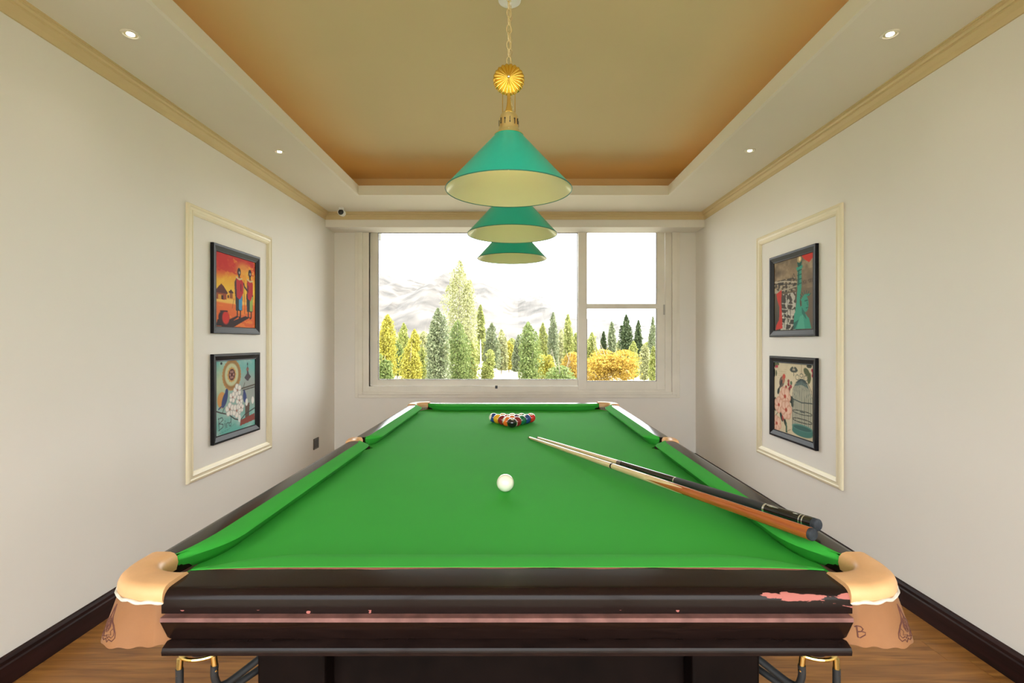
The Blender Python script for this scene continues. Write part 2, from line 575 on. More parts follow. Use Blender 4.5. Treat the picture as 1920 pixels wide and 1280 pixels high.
# lacquer with chipped paint: the pink primer shows where chips are
def chipped():
    m = bpy.data.materials.new('chipped_dark_lacquer')
    m.use_nodes = True
    n, l = m.node_tree.nodes, m.node_tree.links
    b = n['Principled BSDF']
    tc = n.new('ShaderNodeTexCoord')
    sp = n.new('ShaderNodeSeparateXYZ')
    l.new(tc.outputs['Object'], sp.inputs[0])
    def math_(op, a, b_=None, c=None):
        k = n.new('ShaderNodeMath')
        k.operation = op
        for i, v in enumerate((a, b_, c)):
            if v is None:
                continue
            if isinstance(v, (int, float)):
                k.inputs[i].default_value = v
            else:
                l.new(v, k.inputs[i])
        return k.outputs[0]
    def noise(scale, detail, sc):
        mp = n.new('ShaderNodeMapping')
        mp.inputs['Scale'].default_value = sc
        l.new(tc.outputs['Object'], mp.inputs['Vector'])
        z = n.new('ShaderNodeTexNoise')
        z.inputs['Scale'].default_value = scale
        z.inputs['Detail'].default_value = detail
        l.new(mp.outputs[0], z.inputs['Vector'])
        return z.outputs['Fac']
    n1 = noise(6, 6, (1, 1, 1))
    # ragged strip along the cloth (local y about -1.365 at the cloth, falling outwards)
    grow = math_('SMOOTH_MIN', math_('MAXIMUM', math_('MULTIPLY', math_('SUBTRACT', math_('ABSOLUTE', math_('SUBTRACT', sp.outputs['X'], -0.03)), 0.42), 0.045), 0.0), 0.010, 0.004)
    edge = math_('ADD', math_('MULTIPLY', math_('SUBTRACT', n1, 0.32), 0.034), grow)
    strip = math_('LESS_THAN', math_('SUBTRACT', math_('MULTIPLY', sp.outputs['Y'], -1.0), 1.3655), edge)
    # chips at the outer edge near the +x end
    n2 = noise(16, 6, (0.45, 1.2, 2.6))
    endw = math_('MULTIPLY', math_('MAXIMUM', math_('SUBTRACT', sp.outputs['X'], 0.38), 0.0), 1.05)
    endm = math_('GREATER_THAN', math_('ADD', n2, endw), 0.80)
    outer = math_('LESS_THAN', sp.outputs['Y'], -1.432)
    chips = math_('MULTIPLY', endm, outer)
    # specks along the lower edge of the face
    n3 = noise(30, 3, (0.7, 1, 1))
    low = math_('MULTIPLY', math_('LESS_THAN', sp.outputs['Z'], 0.8075), math_('GREATER_THAN', n3, 0.66))
    low = math_('MULTIPLY', low, outer)
    mask = math_('MAXIMUM', math_('MAXIMUM', strip, chips), low)
    mx = n.new('ShaderNodeMix')
    mx.data_type = 'RGBA'
    mx.inputs['A'].default_value = (0.012, 0.006, 0.005, 1)
    b.inputs['Specular IOR Level'].default_value = 0.12
    mx.inputs['B'].default_value = (0.38, 0.125, 0.105, 1)
    l.new(mask, mx.inputs['Factor'])
    l.new(mx.outputs['Result'], b.inputs['Base Color'])
    r = math_('ADD', math_('MULTIPLY', mask, 0.40), 0.20)
    l.new(r, b.inputs['Roughness'])
    l.new(math_('MULTIPLY', math_('SUBTRACT', 1.0, mask), 0.06), b.inputs['Coat Weight'])
    b.inputs['Coat Roughness'].default_value = 0.08
    return m


M['chipped'] = chipped()

RAIL = [(1.355, ZR - 0.04), (1.355, ZR), (1.443, ZR), (1.449, ZR - 0.0006), (1.455, ZR - 0.003), (1.460, ZR - 0.007), (1.463, ZR - 0.012), (1.4645, ZR - 0.018), (1.4645, 0.801), (1.40, 0.801)]
RAIL_S = [(0.690, ZR - 0.04), (0.690, ZR), (0.735, ZR), (0.748, ZR - 0.003), (0.757, ZR - 0.010), (0.762, ZR - 0.020), (0.764, 0.801), (0.70, 0.801)]
EU, EV = 0.628, 1.3155    # ends of the short rails / long rails at the corner pockets
SG = 0.047                # half gap at the side pockets


def end_rail(sy):
    def f(u):
        t = max(0, (abs(u) - 0.43) / (EU - 0.43)) ** 2.3
        inner = 1.362 + 0.016 * t
        return [(u, sy * max(v, inner), z) for v, z in RAIL]
    us = [-EU, -0.615, -0.60, -0.58, -0.55, -0.51, -0.46, -0.40, 0.40, 0.46, 0.51, 0.55, 0.58, 0.60, 0.615, EU]
    return MB().loft([f(u) for u in us], closed=False).build('rail', M['chipped'] if sy < 0 else M['dark'], table, smooth=True, angle=50)


def side_rail(sx, v0, v1):
    def f(v):
        tc = max(0, 1 - (EV - abs(v)) / 0.17) ** 2.3
        tm = max(0, 1 - (abs(v) - SG) / 0.085) ** 2.4
        inner = 0.687 + 0.022 * tc + 0.012 * tm
        return [(sx * max(u, inner), v, z) for u, z in RAIL_S]
    n = 40
    vs_ = [v0 + (v1 - v0) * (0.5 - 0.5 * math.cos(PI * i / n)) for i in range(n + 1)]
    return MB().loft([f(v) for v in vs_], closed=False).build('rail', M['dark'], table, smooth=True, angle=50)


front = end_rail(-1)
front['label'] = 'dark front rail with chipped pink paint'
end_rail(1)
for sx in (-1, 1):
    side_rail(sx, -EV + 0.006, -SG)
    side_rail(sx, SG, EV - 0.006)

# ledge, apron and plinth under the rails
M['ledge'] = mat('worn_pink_ledge', (0.17, 0.078, 0.068), 0.4, spec=0.2, var=0.35, scale=30)
def ring_part(name, prof, m, smooth=False):
    """A band round the table: prof gives (outward, z); its short sides end at EU, its long sides at EV."""
    for sy in (-1, 1):
        f = lambda u: [(u, sy * v, z) for v, z in prof]
        k = MB().loft([f(-EU + 0.008), f(EU - 0.008)], closed=False).build(name, m, table, smooth=smooth)
    for sx in (-1, 1):
        f = lambda v: [(sx * (u - 0.708), v, z) for u, z in prof]
        MB().loft([f(-EV), f(EV)], closed=False).build(name, m, table, smooth=smooth)
ring_part('ledge', [(1.40, 0.801), (1.480, 0.801), (1.481, 0.794), (1.40, 0.794)], M['ledge'])
ring_part('apron', [(1.40, 0.794), (1.480, 0.794), (1.458, 0.752), (1.40, 0.752)], M['dark'])
ring_part('plinth', [(1.38, 0.752), (1.455, 0.752), (1.474, 0.744), (1.477, 0.738), (1.476, 0.731), (1.466, 0.727), (1.38, 0.727)], M['dark'], True)
MB().box(-0.60, 0.60, -1.36, 1.36, 0.70, 0.77).build('under_frame', M['darkmatte'], table)
for sx in (-1, 1):
    for sy in (-1, 1):
        a, b = sorted((sx * 0.41, sx * 0.562))
        c, d_ = sorted((sy * 1.09, sy * 1.25))
        leg = MB()
        leg.box(a, b, c, d_, 0.03, 0.70)
        leg.box(a - 0.012, b + 0.012, c - 0.012, d_ + 0.012, 0.0, 0.06)
        leg.box(a - 0.006, b + 0.006, c - 0.006, d_ + 0.006, 0.66, 0.70)
        leg.build('leg', M['darkmatte'], table, bevel=0.006)
for sy in (-1, 1):
    mb = MB()
    y0, y1 = sorted((sy * 1.14, sy * 1.20))
    mb.box(-0.41, 0.41, y0, y1, 0.38, 0.70)
    y0, y1 = sorted((sy * 1.20, sy * 1.235))
    mb.box(-0.41, 0.41, y0, y1, 0.655, 0.70)
    mb.box(-0.41, 0.41, y0, y1, 0.38, 0.43)
    mb.build('cross_panel', M['darkmatte'], table, bevel=0.004)
for sx in (-1, 1):
    a, b = sorted((sx * 0.47, sx * 0.51))
    MB().box(a, b, -1.09, 1.09, 0.42, 0.70).build('side_panel', M['darkmatte'], table)

# cushions
def cushion(stations):
    """stations: (nose point, back point) in plan."""
    rings = []
    for nose, back in stations:
        nose, back = Vector(nose), Vector(back)
        dirn = (nose - back)
        ln = max(dirn.length, 1e-4)
        dirn = dirn / ln
        p = lambda s, z: (*(nose - dirn * min(s, ln)), z)
        rings.append([(*back, ZB), (*back, ZR + 0.0015), p(0.5 * ln, ZR + 0.002), p(0.012, ZR - 0.001), p(0.004, ZR - 0.004), p(0.0, ZR - 0.009),
                      p(0.004, ZR - 0.013), p(0.024, ZB + 0.010), p(0.030, ZB)])
    return MB().loft(rings, closed=False).build('cushion', M['cloth'], table, smooth=True, angle=70)


def side_stations(sx, v_corner, v_mid):
    st = []
    s = 1 if v_mid > v_corner else -1
    L = abs(v_mid - v_corner)
    n = 44
    for i in range(n + 1):
        q = i / n
        # denser at both ends
        q = 0.5 - 0.5 * math.cos(PI * q)
        v = v_corner + s * L * q
        dc, dm = L * q, L * (1 - q)
        tc = max(0, 1 - dc / 0.17) ** 2.3
        tm = max(0, 1 - dm / 0.085) ** 2.4
        nose = 0.635 + 0.074 * tc + 0.060 * tm
        back = 0.690 + 0.022 * tc + 0.012 * tm
        st.append(((sx * nose, v), (sx * back, v)))
    return st


for sx in (-1, 1):
    cushion(side_stations(sx, -EV + 0.001, -SG))
    cushion(side_stations(sx, EV - 0.001, SG))
for sy in (-1, 1):
    st = []
    n = 60
    for i in range(n + 1):
        u = -EU * math.cos(PI * i / n)
        t = max(0, (abs(u) - 0.43) / (EU - 0.43)) ** 2.3
        v = 1.29 + 0.086 * t
        bk = 1.366 + 0.014 * t
        st.append(((u, sy * v), (u, sy * bk)))
    cushion(st)


M['liner'] = mat('pocket_liner', (0.30, 0.17, 0.09), 0.7)
# corner pockets: leather lip > skirt, cord, liner, net, emblem
def corner_path(n=22):
    """Outer and inner plan points of the lip for the corner at (-,-), from the long rail round to the short rail."""
    cu, cv = -0.637, -1.340
    R, r = 0.127, 0.064
    out, inn = [], []
    out.append(Vector((-0.764, -1.308)))
    inn.append(Vector((-0.700, -1.308)))
    for i in range(n + 1):
        a = PI + (PI / 2) * i / n
        # slightly squared corner
        k = 1 + 0.05 * math.sin(2 * (a - PI)) ** 2
        out.append(Vector((cu + R * k * math.cos(a), cv + R * k * math.sin(a))))
        inn.append(Vector((cu + r * math.cos(a), cv + r * 0.80 * math.sin(a))))
    out.append(Vector((-0.624, -1.468)))
    inn.append(Vector((-0.624, -1.389)))
    return out, inn


def arc_lengths(p):
    L = [0]
    for i in range(1, len(p)):
        L.append(L[-1] + (p[i] - p[i - 1]).length)
    return [x / L[-1] for x in L]


C_OUT, C_IN = corner_path()
S_PATH = C_OUT[:-1] + [Vector((-0.626, -1.462)), Vector((-0.606, -1.450))]
C_S = arc_lengths(S_PATH)


def skirt_point(s, t, off=0.0):
    """Point on the skirt of the (-,-) corner: s along the rim, t down from the cord; off moves it outwards."""
    for i in range(1, len(C_S)):
        if s <= C_S[i] or i == len(C_S) - 1:
            break
    k = (s - C_S[i - 1]) / (C_S[i] - C_S[i - 1])
    p = S_PATH[i - 1].lerp(S_PATH[i], k)
    tn = (S_PATH[min(i + 1, len(S_PATH) - 1)] - S_PATH[max(i - 2, 0)]).normalized()
    nrm = Vector((tn.y, -tn.x))
    if nrm.dot(p - Vector((-0.60, -1.30))) < 0:
        nrm = -nrm
    wave = 0.006 * math.sin(s * 13.0 + 0.8) * t
    flare = -0.005 + (0.025 - 0.026 * max(0, (s - 0.62) / 0.38) ** 1.5) * t ** 0.85 + wave
    q = p + nrm * (flare + off)
    z = 0.824 - 0.081 * t
    return Vector((q.x, q.y, z))


def corner_pocket(sx, sy, emblem=True, letter=False):
    fx = lambda p: (-sx * p[0], -sy * p[1], p[2])
    # lip
    rings = []
    for O, I in zip(C_OUT, C_IN):
        d = (O - I)
        w = d.length
        d = d / w
        P = lambda a, z: (*(I + d * a), z)
        rings.append([fx(q) for q in (P(0.004, 0.812), P(0.0, 0.828), P(0.002, 0.840), P(0.008, 0.8470), P(0.017, 0.8500), P(w - 0.018, 0.8500), P(w - 0.009, 0.8480),
                                       P(w - 0.003, 0.8430), P(w, 0.835), P(w, 0.826), P(w - 0.003, 0.820), P(w - 0.012, 0.816))])
    lip = MB().loft(rings, closed=False).build('corner_pocket', M['leather'], table, smooth=True, angle=60)
    # skirt
    N, K = 90, 10
    a, b = [], []
    for i in range(N + 1):
        s = i / N
        ra, rb = [], []
        tend = 1.0 - 0.035 * (0.5 + 0.5 * math.cos(s * 2 * PI * 9)) - 0.08 * (s > 0.93) * (s - 0.93) / 0.07
        for j in range(K + 1):
            t = tend * j / K
            ra.append(fx(skirt_point(s, t)))
            rb.append(fx(skirt_point(s, t, -0.0022)))
        a.append(ra + rb[::-1])
    MB().loft(a, closed=False).build('skirt', M['skirt'], lip, smooth=True, angle=70)
    # cord
    pts = []
    for i in range(61):
        s = i / 60
        p = skirt_point(s, 0.02, 0.0045)
        p.z += 0.0015 * math.sin(s * 40) - 0.001
        pts.append(fx(p))
    MB().tube(pts, [0.0026 + 0.0010 * abs(math.sin(i * 0.55)) for i in range(61)], 8).build('cord', M['string'], lip, smooth=True)
    # liner and net inside the pocket
    c = Vector((-0.655, -1.347))
    mb = MB()
    rings = []
    for z, r in ((0.797, 0.044), (0.76, 0.044), (0.745, 0.042), (0.735, 0.036)):
        rings.append([fx((c.x + r * math.cos(2 * PI * k / 24), c.y + r * math.sin(2 * PI * k / 24), z)) for k in range(24)])
    mb.loft(rings, closed=False, caps=False)
    mb.build('pocket_liner', M['liner'], lip, smooth=True, fix=False)
    mb = MB()
    cc = Vector((-0.60, -1.31))
    for k in range(3, len(C_IN) - 3, 2):
        p = []
        for i in range(6):
            q = C_IN[k + (1 if i % 2 else 0)]
            q = q + (cc - q).normalized() * (0.002 + 0.002 * i)
            p.append(fx((q.x, q.y, 0.822 - 0.012 * i)))
        mb.tube(p, 0.0018, 6)
    mb.build('net', M['string'], lip, smooth=True)
    if emblem:
        mb = MB()
        S0, T0 = 0.535, 0.60
        def line(pts, w=0.0007):
            p = [fx(skirt_point(S0 + x * 0.10, T0 + yv * 0.30, 0.0004)) for x, yv in pts]
            mb.tube(p, w, 5)
        outer = [(0.0, -1.35), (0.10, -1.0), (0.18, -0.6), (0.34, -0.30), (0.62, -0.10), (0.80, 0.18), (0.92, 0.35), (0.98, 0.62), (0.80, 0.86), (0.55, 0.80), (0.45, 0.98), (0.25, 0.80), (0.10, 0.95)]
        full = outer + [(-x, yv) for x, yv in outer[::-1]]
        line(full, 0.0009)
        line([(x * 0.84, yv * 0.80 - 0.02) for x, yv in full])
        for k in range(3):
            line([((0.30 - 0.07 * k) * math.cos(q), (0.42 - 0.10 * k) * math.sin(q) + 0.05) for q in [j * PI / 9 for j in range(19)]], 0.0006)
        for sgn in (-1, 1):
            line([(sgn * 0.62, 0.10), (sgn * 0.45, 0.30), (sgn * 0.60, 0.50), (sgn * 0.36, 0.55), (sgn * 0.15, 0.62)], 0.0006)
            line([(sgn * 0.08, -0.9), (sgn * 0.16, -0.5), (sgn * 0.05, -0.40)], 0.0006)
        line([(-0.20, -0.15), (-0.05, 0.25), (0.05, -0.10), (0.20, 0.22)], 0.0006)
        mb.build('emblem', M['ink'], lip)
    if letter:
        mb = MB()
        S1, T1 = 0.86, 0.66
        def line(pts, w=0.0009):
            p = [fx(skirt_point(S1 - x * 0.036, T1 + yv * 0.125, 0.0004)) for x, yv in pts]
            mb.tube(p, w, 5)
        # an outlined capital B
        line([(-0.55, -0.95), (-0.35, 0.95)], 0.0012)
        line([(-0.9, -0.72), (-0.55, -0.95), (0.15, -0.85), (0.55, -0.45), (0.25, -0.05), (-0.35, 0.02)], 0.0010)
        line([(0.25, -0.05), (0.90, 0.15), (0.85, 0.55), (-0.05, 1.05), (-0.35, 0.95)], 0.0010)
        k = mb.build('letter', M['ink'], lip)
        k['label'] = 'hand-drawn letter B'
    return lip


corner_pocket(-1, -1, True)
corner_pocket(1, -1, True, letter=True)
corner_pocket(-1, 1, False)
corner_pocket(1, 1, False)


# side pockets: a small leather lip in the gap between the long rails
def side_pocket(sx):
    rings = []
    n = 16
    for i in range(n + 1):
        a = -PI / 2 + PI * i / n
        O = Vector((0.742 + 0.032 * max(0, math.cos(a)) ** 0.6, (SG - 0.0005) * math.sin(a)))
        I = Vector((0.706 + 0.022 * max(0, math.cos(a)) ** 0.6, 0.032 * math.sin(a)))
        d = (O - I)
        w = d.length
        d = d / w
        P = lambda q, z: (sx * (I + d * q).x, (I + d * q).y, z)
        rings.append([P(0.003, 0.795), P(0.0, 0.832), P(0.005, 0.842), P(0.012, 0.8445), P(w - 0.010, 0.8440), P(w - 0.002, 0.836), P(w, 0.82), P(w - 0.003, 0.795)])
    lip = MB().loft(rings, closed=False).build('side_pocket', M['leather'], table, smooth=True, angle=60)
    mb = MB()
    rings = [[(sx * (0.692 + r * math.cos(2 * PI * k / 20)), r * 1.05 * math.sin(2 * PI * k / 20), z) for k in range(20)] for z, r in ((0.799, 0.042), (0.74, 0.038), (0.68, 0.03))]
    mb.loft(rings, closed=False, caps=False)
    mb.build('pocket_liner', mat('side_liner', (0.05, 0.03, 0.02), 0.8), lip, smooth=True, fix=False)
    return lip


side_pocket(-1)
side_pocket(1)


# ball return under the corner pockets: gold ring, gold ferrules, black padded tubes
def smooth_path(pts, n=8):
    """Catmull-Rom through pts."""
    pts = [Vector(p) for p in pts]
    P = [pts[0]] + pts + [pts[-1]]
    out = []
    for i in range(1, len(P) - 2):
        for k in range(n):
            t = k / n
            a, b, c, d = P[i - 1], P[i], P[i + 1], P[i + 2]
            out.append(0.5 * ((2 * b) + (c - a) * t + (2 * a - 5 * b + 4 * c - d) * t * t + (3 * b - a - 3 * c + d) * t ** 3))
    out.append(pts[-1])
    return out


def ball_return(sx):
    base = Vector((TU, TV, 0))
    L = lambda x, y, d: (lambda p: Vector((sx * (-p.x), p.y, p.z)))(at(x, y, d) - base)
    c = Vector((sx * 0.655, -1.285, 0.634))
    mb = MB()
    mb.tube([c + Vector((0.046 * math.cos(2 * PI * k / 28), 0.046 * math.sin(2 * PI * k / 28), 0)) for k in range(28)], 0.0042, 8, closed=True)
    ring = mb.build('return_ring', M['brass'], table, smooth=True)
    pth = [[(-0.030, -0.040, 0), (-0.030, -0.042, -0.02), (-0.028, -0.040, -0.085), (-0.015, -0.025, -0.125), (0.05, 0.06, -0.110), (0.20, 0.25, -0.06), (0.34, 0.44, -0.01)],
           [(0.034, -0.030, 0), (0.036, -0.030, -0.02), (0.036, -0.028, -0.050), (0.046, -0.015, -0.072), (0.085, 0.04, -0.058), (0.20, 0.19, 0.00), (0.28, 0.30, 0.04)],
           [(-0.040, 0.026, 0), (-0.046, 0.028, -0.014), (-0.042, 0.034, -0.034), (-0.010, 0.055, -0.034), (0.06, 0.11, 0.0), (0.16, 0.22, 0.05)]]
    for p in pth:
        P = [c + Vector((-sx * x, y, z)) for x, y, z in p]
        f = MB()
        f.tube([P[0], P[0].lerp(P[1], 0.5), P[1] + (P[1] - P[0]) * 0.6], 0.0066, 10)
        f.build('ferrule', M['brass'], ring, smooth=True)
        MB().tube(smooth_path(P[1:]), 0.0078, 10).build('padded_tube', M['rubber'], ring, smooth=True)
    for hx in (-0.03, 0.03):
        MB().tube([c + Vector((hx, 0.03, 0.0)), c + Vector((hx, 0.03, 0.07))], 0.004, 6).build('hanger', M['brass'], ring, smooth=True)


ball_return(-1)
ball_return(1)


# ================================================================== PENDANT LAMPS
LZ, LR = HC + 0.502, 0.209
CHAIN_P = 0.0262


def link_mesh():
    pts = []
    a, b = 0.0072, 0.0150
    for k in range(20):
        q = 2 * PI * k / 20
        pts.append((a * math.cos(q), 0, b * math.sin(q)))
    me = MB().tube(pts, 0.0017, 6, closed=True).mesh('chain_link')
    me.materials.append(M['chain'])
    me.polygons.foreach_set('use_smooth', [True] * len(me.polygons))
    return me


LINK = link_mesh()
M['bulb'] = mat('lit_bulb', (1, 0.95, 0.8), 0.4, emit=(1.0, 0.85, 0.55), estr=2.5)


def pendant(x, d, xtop, label):
    root = tag(empty('pendant_lamp', (x, d, LZ)), label, 'pendant lamp', 'pendant lamps over the pool table')
    H = 0.182
    r0, r1 = LR, 0.045
    seg = 72
    mb = MB()
    ring = lambda r, z: [(r * math.cos(2 * PI * k / seg), r * math.sin(2 * PI * k / seg), z) for k in range(seg)]
    mb.loft([ring(r0, 0), ring((r0 + r1) / 2, H / 2), ring(r1, H)], closed=False, caps=False)
    sh = mb.build('shade', M['teal'], root, smooth=True, fix=False)
    mb = MB()
    mb.loft([ring(r1 - 0.002, H - 0.001), ring((r0 + r1) / 2 - 0.002, H / 2 - 0.001), ring(r0 - 0.002, -0.0005)], closed=False, caps=False)
    mb.build('shade_lining', M['shade_in'], sh, smooth=True, fix=False)
    MB().tube(ring(r0 - 0.0008, -0.0005), 0.0018, 8, closed=True).build('rim', M['teal_rim'], sh, smooth=True)
    # brass cap with vent slots
    cap = MB().lathe([(r1 - 0.004, H - 0.004), (r1 + 0.004, H - 0.002), (r1 + 0.003, H + 0.002), (0.036, H + 0.012), (0.0335, H + 0.020), (0.0325, H + 0.024),
                      (0.0315, H + 0.052), (0.0290, H + 0.064), (0.0230, H + 0.073), (0.0135, H + 0.078)], 40)
    cp = cap.build('vented_cap', M['brass_pale'], root, smooth=True, angle=60)
    sl = MB()
    for k in range(12):
        a = 2 * PI * k / 12 + 0.13
        up = 0.004 if k % 2 else 0.0
        u = Vector((math.cos(a), math.sin(a), 0))
        s_ = Vector((-math.sin(a), math.cos(a), 0))
        c = u * 0.0325 + Vector((0, 0, H + 0.038 + up))
        for (w, h, dz) in ((0.0009, 0.009, 0), (0.0019, 0.0017, 0.008 if k % 2 == 0 else -0.008)):
            q = []
            for rr in (-0.002, 0.0006):
                for aa, bb in ((-w, -h), (w, -h), (w, h), (-w, h)):
                    q.append(c + u * rr + s_ * aa + Vector((0, 0, bb + dz)))
            sl.loft([q[:4], q[4:]], closed=False)
    sl.build('vent_slot', M['black'], cp)
    # neck: bell, stem and two thin side rods
    nk = MB().lathe([(0.0125, H + 0.076), (0.0125, H + 0.080), (0.0105, H + 0.086), (0.0080, H + 0.096), (0.0060, H + 0.112), (0.0052, H + 0.150), (0.0060, H + 0.175)], 24)
    nk.build('stem', M['brass'], root, smooth=True)
    for sgn in (-1, 1):
        MB().tube([(sgn * 0.0205, 0, H + 0.068), (sgn * 0.0205, 0, H + 0.120), (sgn * 0.0195, 0, H + 0.170), (sgn * 0.010, 0, H + 0.205)], 0.0014, 8).build('side_rod', M['brass'], root, smooth=True)
    # fluted medallion facing down the room
    zc = 0.366
    nf, R = 22, 0.0515
    rings = []
    for (rf, dy) in ((0.06, -0.016), (0.20, -0.0150), (0.45, -0.0125), (0.70, -0.0095), (0.88, -0.0060), (0.97, -0.0030), (1.0, 0.0), (0.9, 0.003), (0.3, 0.006)):
        ring_ = []
        for k in range(nf * 8):
            a = 2 * PI * k / (nf * 8)
            c = abs(math.cos(nf * a / 2))
            sc = R * rf * (1 + 0.035 * (c - 0.5) * min(1, rf * 1.2))
            dd = dy - 0.0042 * c * rf * (1 if dy < 0 else 0)
            ring_.append((sc * math.cos(a), dd, zc + sc * math.sin(a)))
        rings.append(ring_)
    md = MB().loft(rings, closed=False).build('medallion', M['gold'], root, smooth=True, angle=60)
    ax = Matrix.Rotation(PI / 2, 3, 'X')
    MB().lathe([(0.001, 0.0270), (0.0035, 0.0262), (0.0055, 0.0230), (0.0056, 0.0190), (0.0045, 0.0155), (0.0070, 0.0145), (0.0070, 0.0110)], 20, (0, 0, zc), ax).build('knob', M['brass_pale'], md, smooth=True)
    # chain up to the canopy
    ztop = ZC - LZ - 0.018
    z = zc + R + 0.011
    nlink = int((ztop - z) / CHAIN_P) + 1
    for k in range(nlink):
        zz = z + k * CHAIN_P
        o = bpy.data.objects.new('chain_link', LINK)
        COL.objects.link(o)
        o.parent = root
        f = (zz - z) / (ztop - z)
        o.location = ((xtop - x) * f, 0, zz)
        o.rotation_euler = (0, 0, 0.12 if k % 2 == 0 else 1.25)
    MB().lathe([(0.006, ztop - 0.014), (0.012, ztop - 0.006), (0.040, ztop), (0.052, ztop + 0.006), (0.055, ztop + 0.018)], 36, (xtop - x, 0, 0)).build('canopy', M['white'], root, smooth=True)
    # bulb, socket and its light
    bz = 0.068
    bl = MB().lathe([(0.001, bz), (0.012, bz + 0.003), (0.022, bz + 0.012), (0.026, bz + 0.026), (0.022, bz + 0.042), (0.014, bz + 0.058), (0.013, bz + 0.066)], 24)
    bl.build('bulb', M['bulb'], root, smooth=True)
    MB().lathe([(0.016, bz + 0.064), (0.018, bz + 0.066), (0.018, H + 0.0)], 20).build('bulb_socket', M['white'], root, smooth=True)
    return root


for px, d, pt, lab in ((954, 1.705, 955, 'nearest green cone pendant lamp with gold fluted medallion and brass cap'),
                       (960.5, 2.400, 955.6, 'middle green cone pendant lamp, partly hidden behind the nearest one'),
                       (960, 3.100, 957, 'farthest and smallest-looking green cone pendant lamp in front of the window')):
    pendant((px - VX) * d / F, d, (pt - VX) * d / F, lab)

# ================================================================== DOWNLIGHTS
M['lens'] = mat('lit_lens', (1, 1, 1), 0.4, emit=(1.0, 0.92, 0.78), estr=5.0)


def downlight(x, y, label, group='recessed downlights in the ceiling border'):
    root = tag(empty('downlight', (x, y, ZS)), label, 'downlight', group)
    MB().lathe([(0.024, 0.001), (0.026, -0.004), (0.028, -0.0055), (0.034, -0.0055), (0.037, -0.003), (0.037, 0.001)], 32).build('trim_ring', M['soffit'], root, smooth=True, fix=False)
    MB().lathe([(0.001, -0.0050), (0.014, -0.0046), (0.016, -0.002)], 24).build('lens', M['lens'], root, smooth=True)
    MB().lathe([(0.016, -0.002), (0.024, -0.0035), (0.025, -0.001)], 24).build('reflector', M['brass_pale'], root, smooth=True, fix=False)
    ld = bpy.data.lights.new('downlight_beam', 'SPOT')
    ld.energy = 0.6
    ld.color = (1.0, 0.90, 0.74)
    ld.spot_size = math.radians(120)
    ld.spot_blend = 1.0
    ld.shadow_soft_size = 0.03
    lo = bpy.data.objects.new('beam', ld)
    COL.objects.link(lo)
    lo.parent = root
    lo.location = (0, 0, -0.012)
    return root


downlight(-1.639, 2.19, 'small recessed downlight in the ceiling border over the left wall, nearer one')
downlight(-1.625, 3.54, 'small recessed downlight in the ceiling border over the left wall, farther one')
downlight(1.593, 2.19, 'small recessed downlight in the ceiling border over the right wall, nearer one')
downlight(1.601, 3.52, 'small recessed downlight in the ceiling border over the right wall, farther one')

# ================================================================== SMALL FITTINGS
cm = tag(empty('security_camera', (at(640, 396, 5.02).x, 5.02, ZS)), 'small white security camera with black lens at the ceiling corner', 'camera')
MB().lathe([(0.026, 0), (0.026, -0.012), (0.020, -0.018), (0.014, -0.030), (0.014, -0.034)], 24).build('mount', M['white'], cm, smooth=True)
ax = Matrix.Rotation(PI / 2, 3, 'X')
MB().lathe([(0.022, -0.055), (0.030, -0.045), (0.034, -0.010), (0.034, 0.012), (0.031, 0.016), (0.027, 0.013)], 32, (0, 0, -0.046), ax).build('housing', M['white'], cm, smooth=True)
MB().lathe([(0.026, 0.008), (0.026, 0.0145), (0.020, 0.0175), (0.001, 0.0185)], 32, (0, 0, -0.046), ax).build('lens', M['black'], cm, smooth=True)

so = tag(empty('wall_socket', (XL, 4.98, HC - 0.98)), 'small dark brown wall socket low on the left wall by the corner', 'socket')
MB().box(0, 0.008, -0.062, 0.062, -0.052, 0.052).build('plate', M['socket'], so, bevel=0.003)
mb = MB()
mb.box(0.008, 0.011, -0.046, -0.004, -0.036, 0.036)
mb.box(0.008, 0.011, 0.004, 0.046, -0.036, 0.036)
mb.build('insert', M['black'], so, bevel=0.0015)

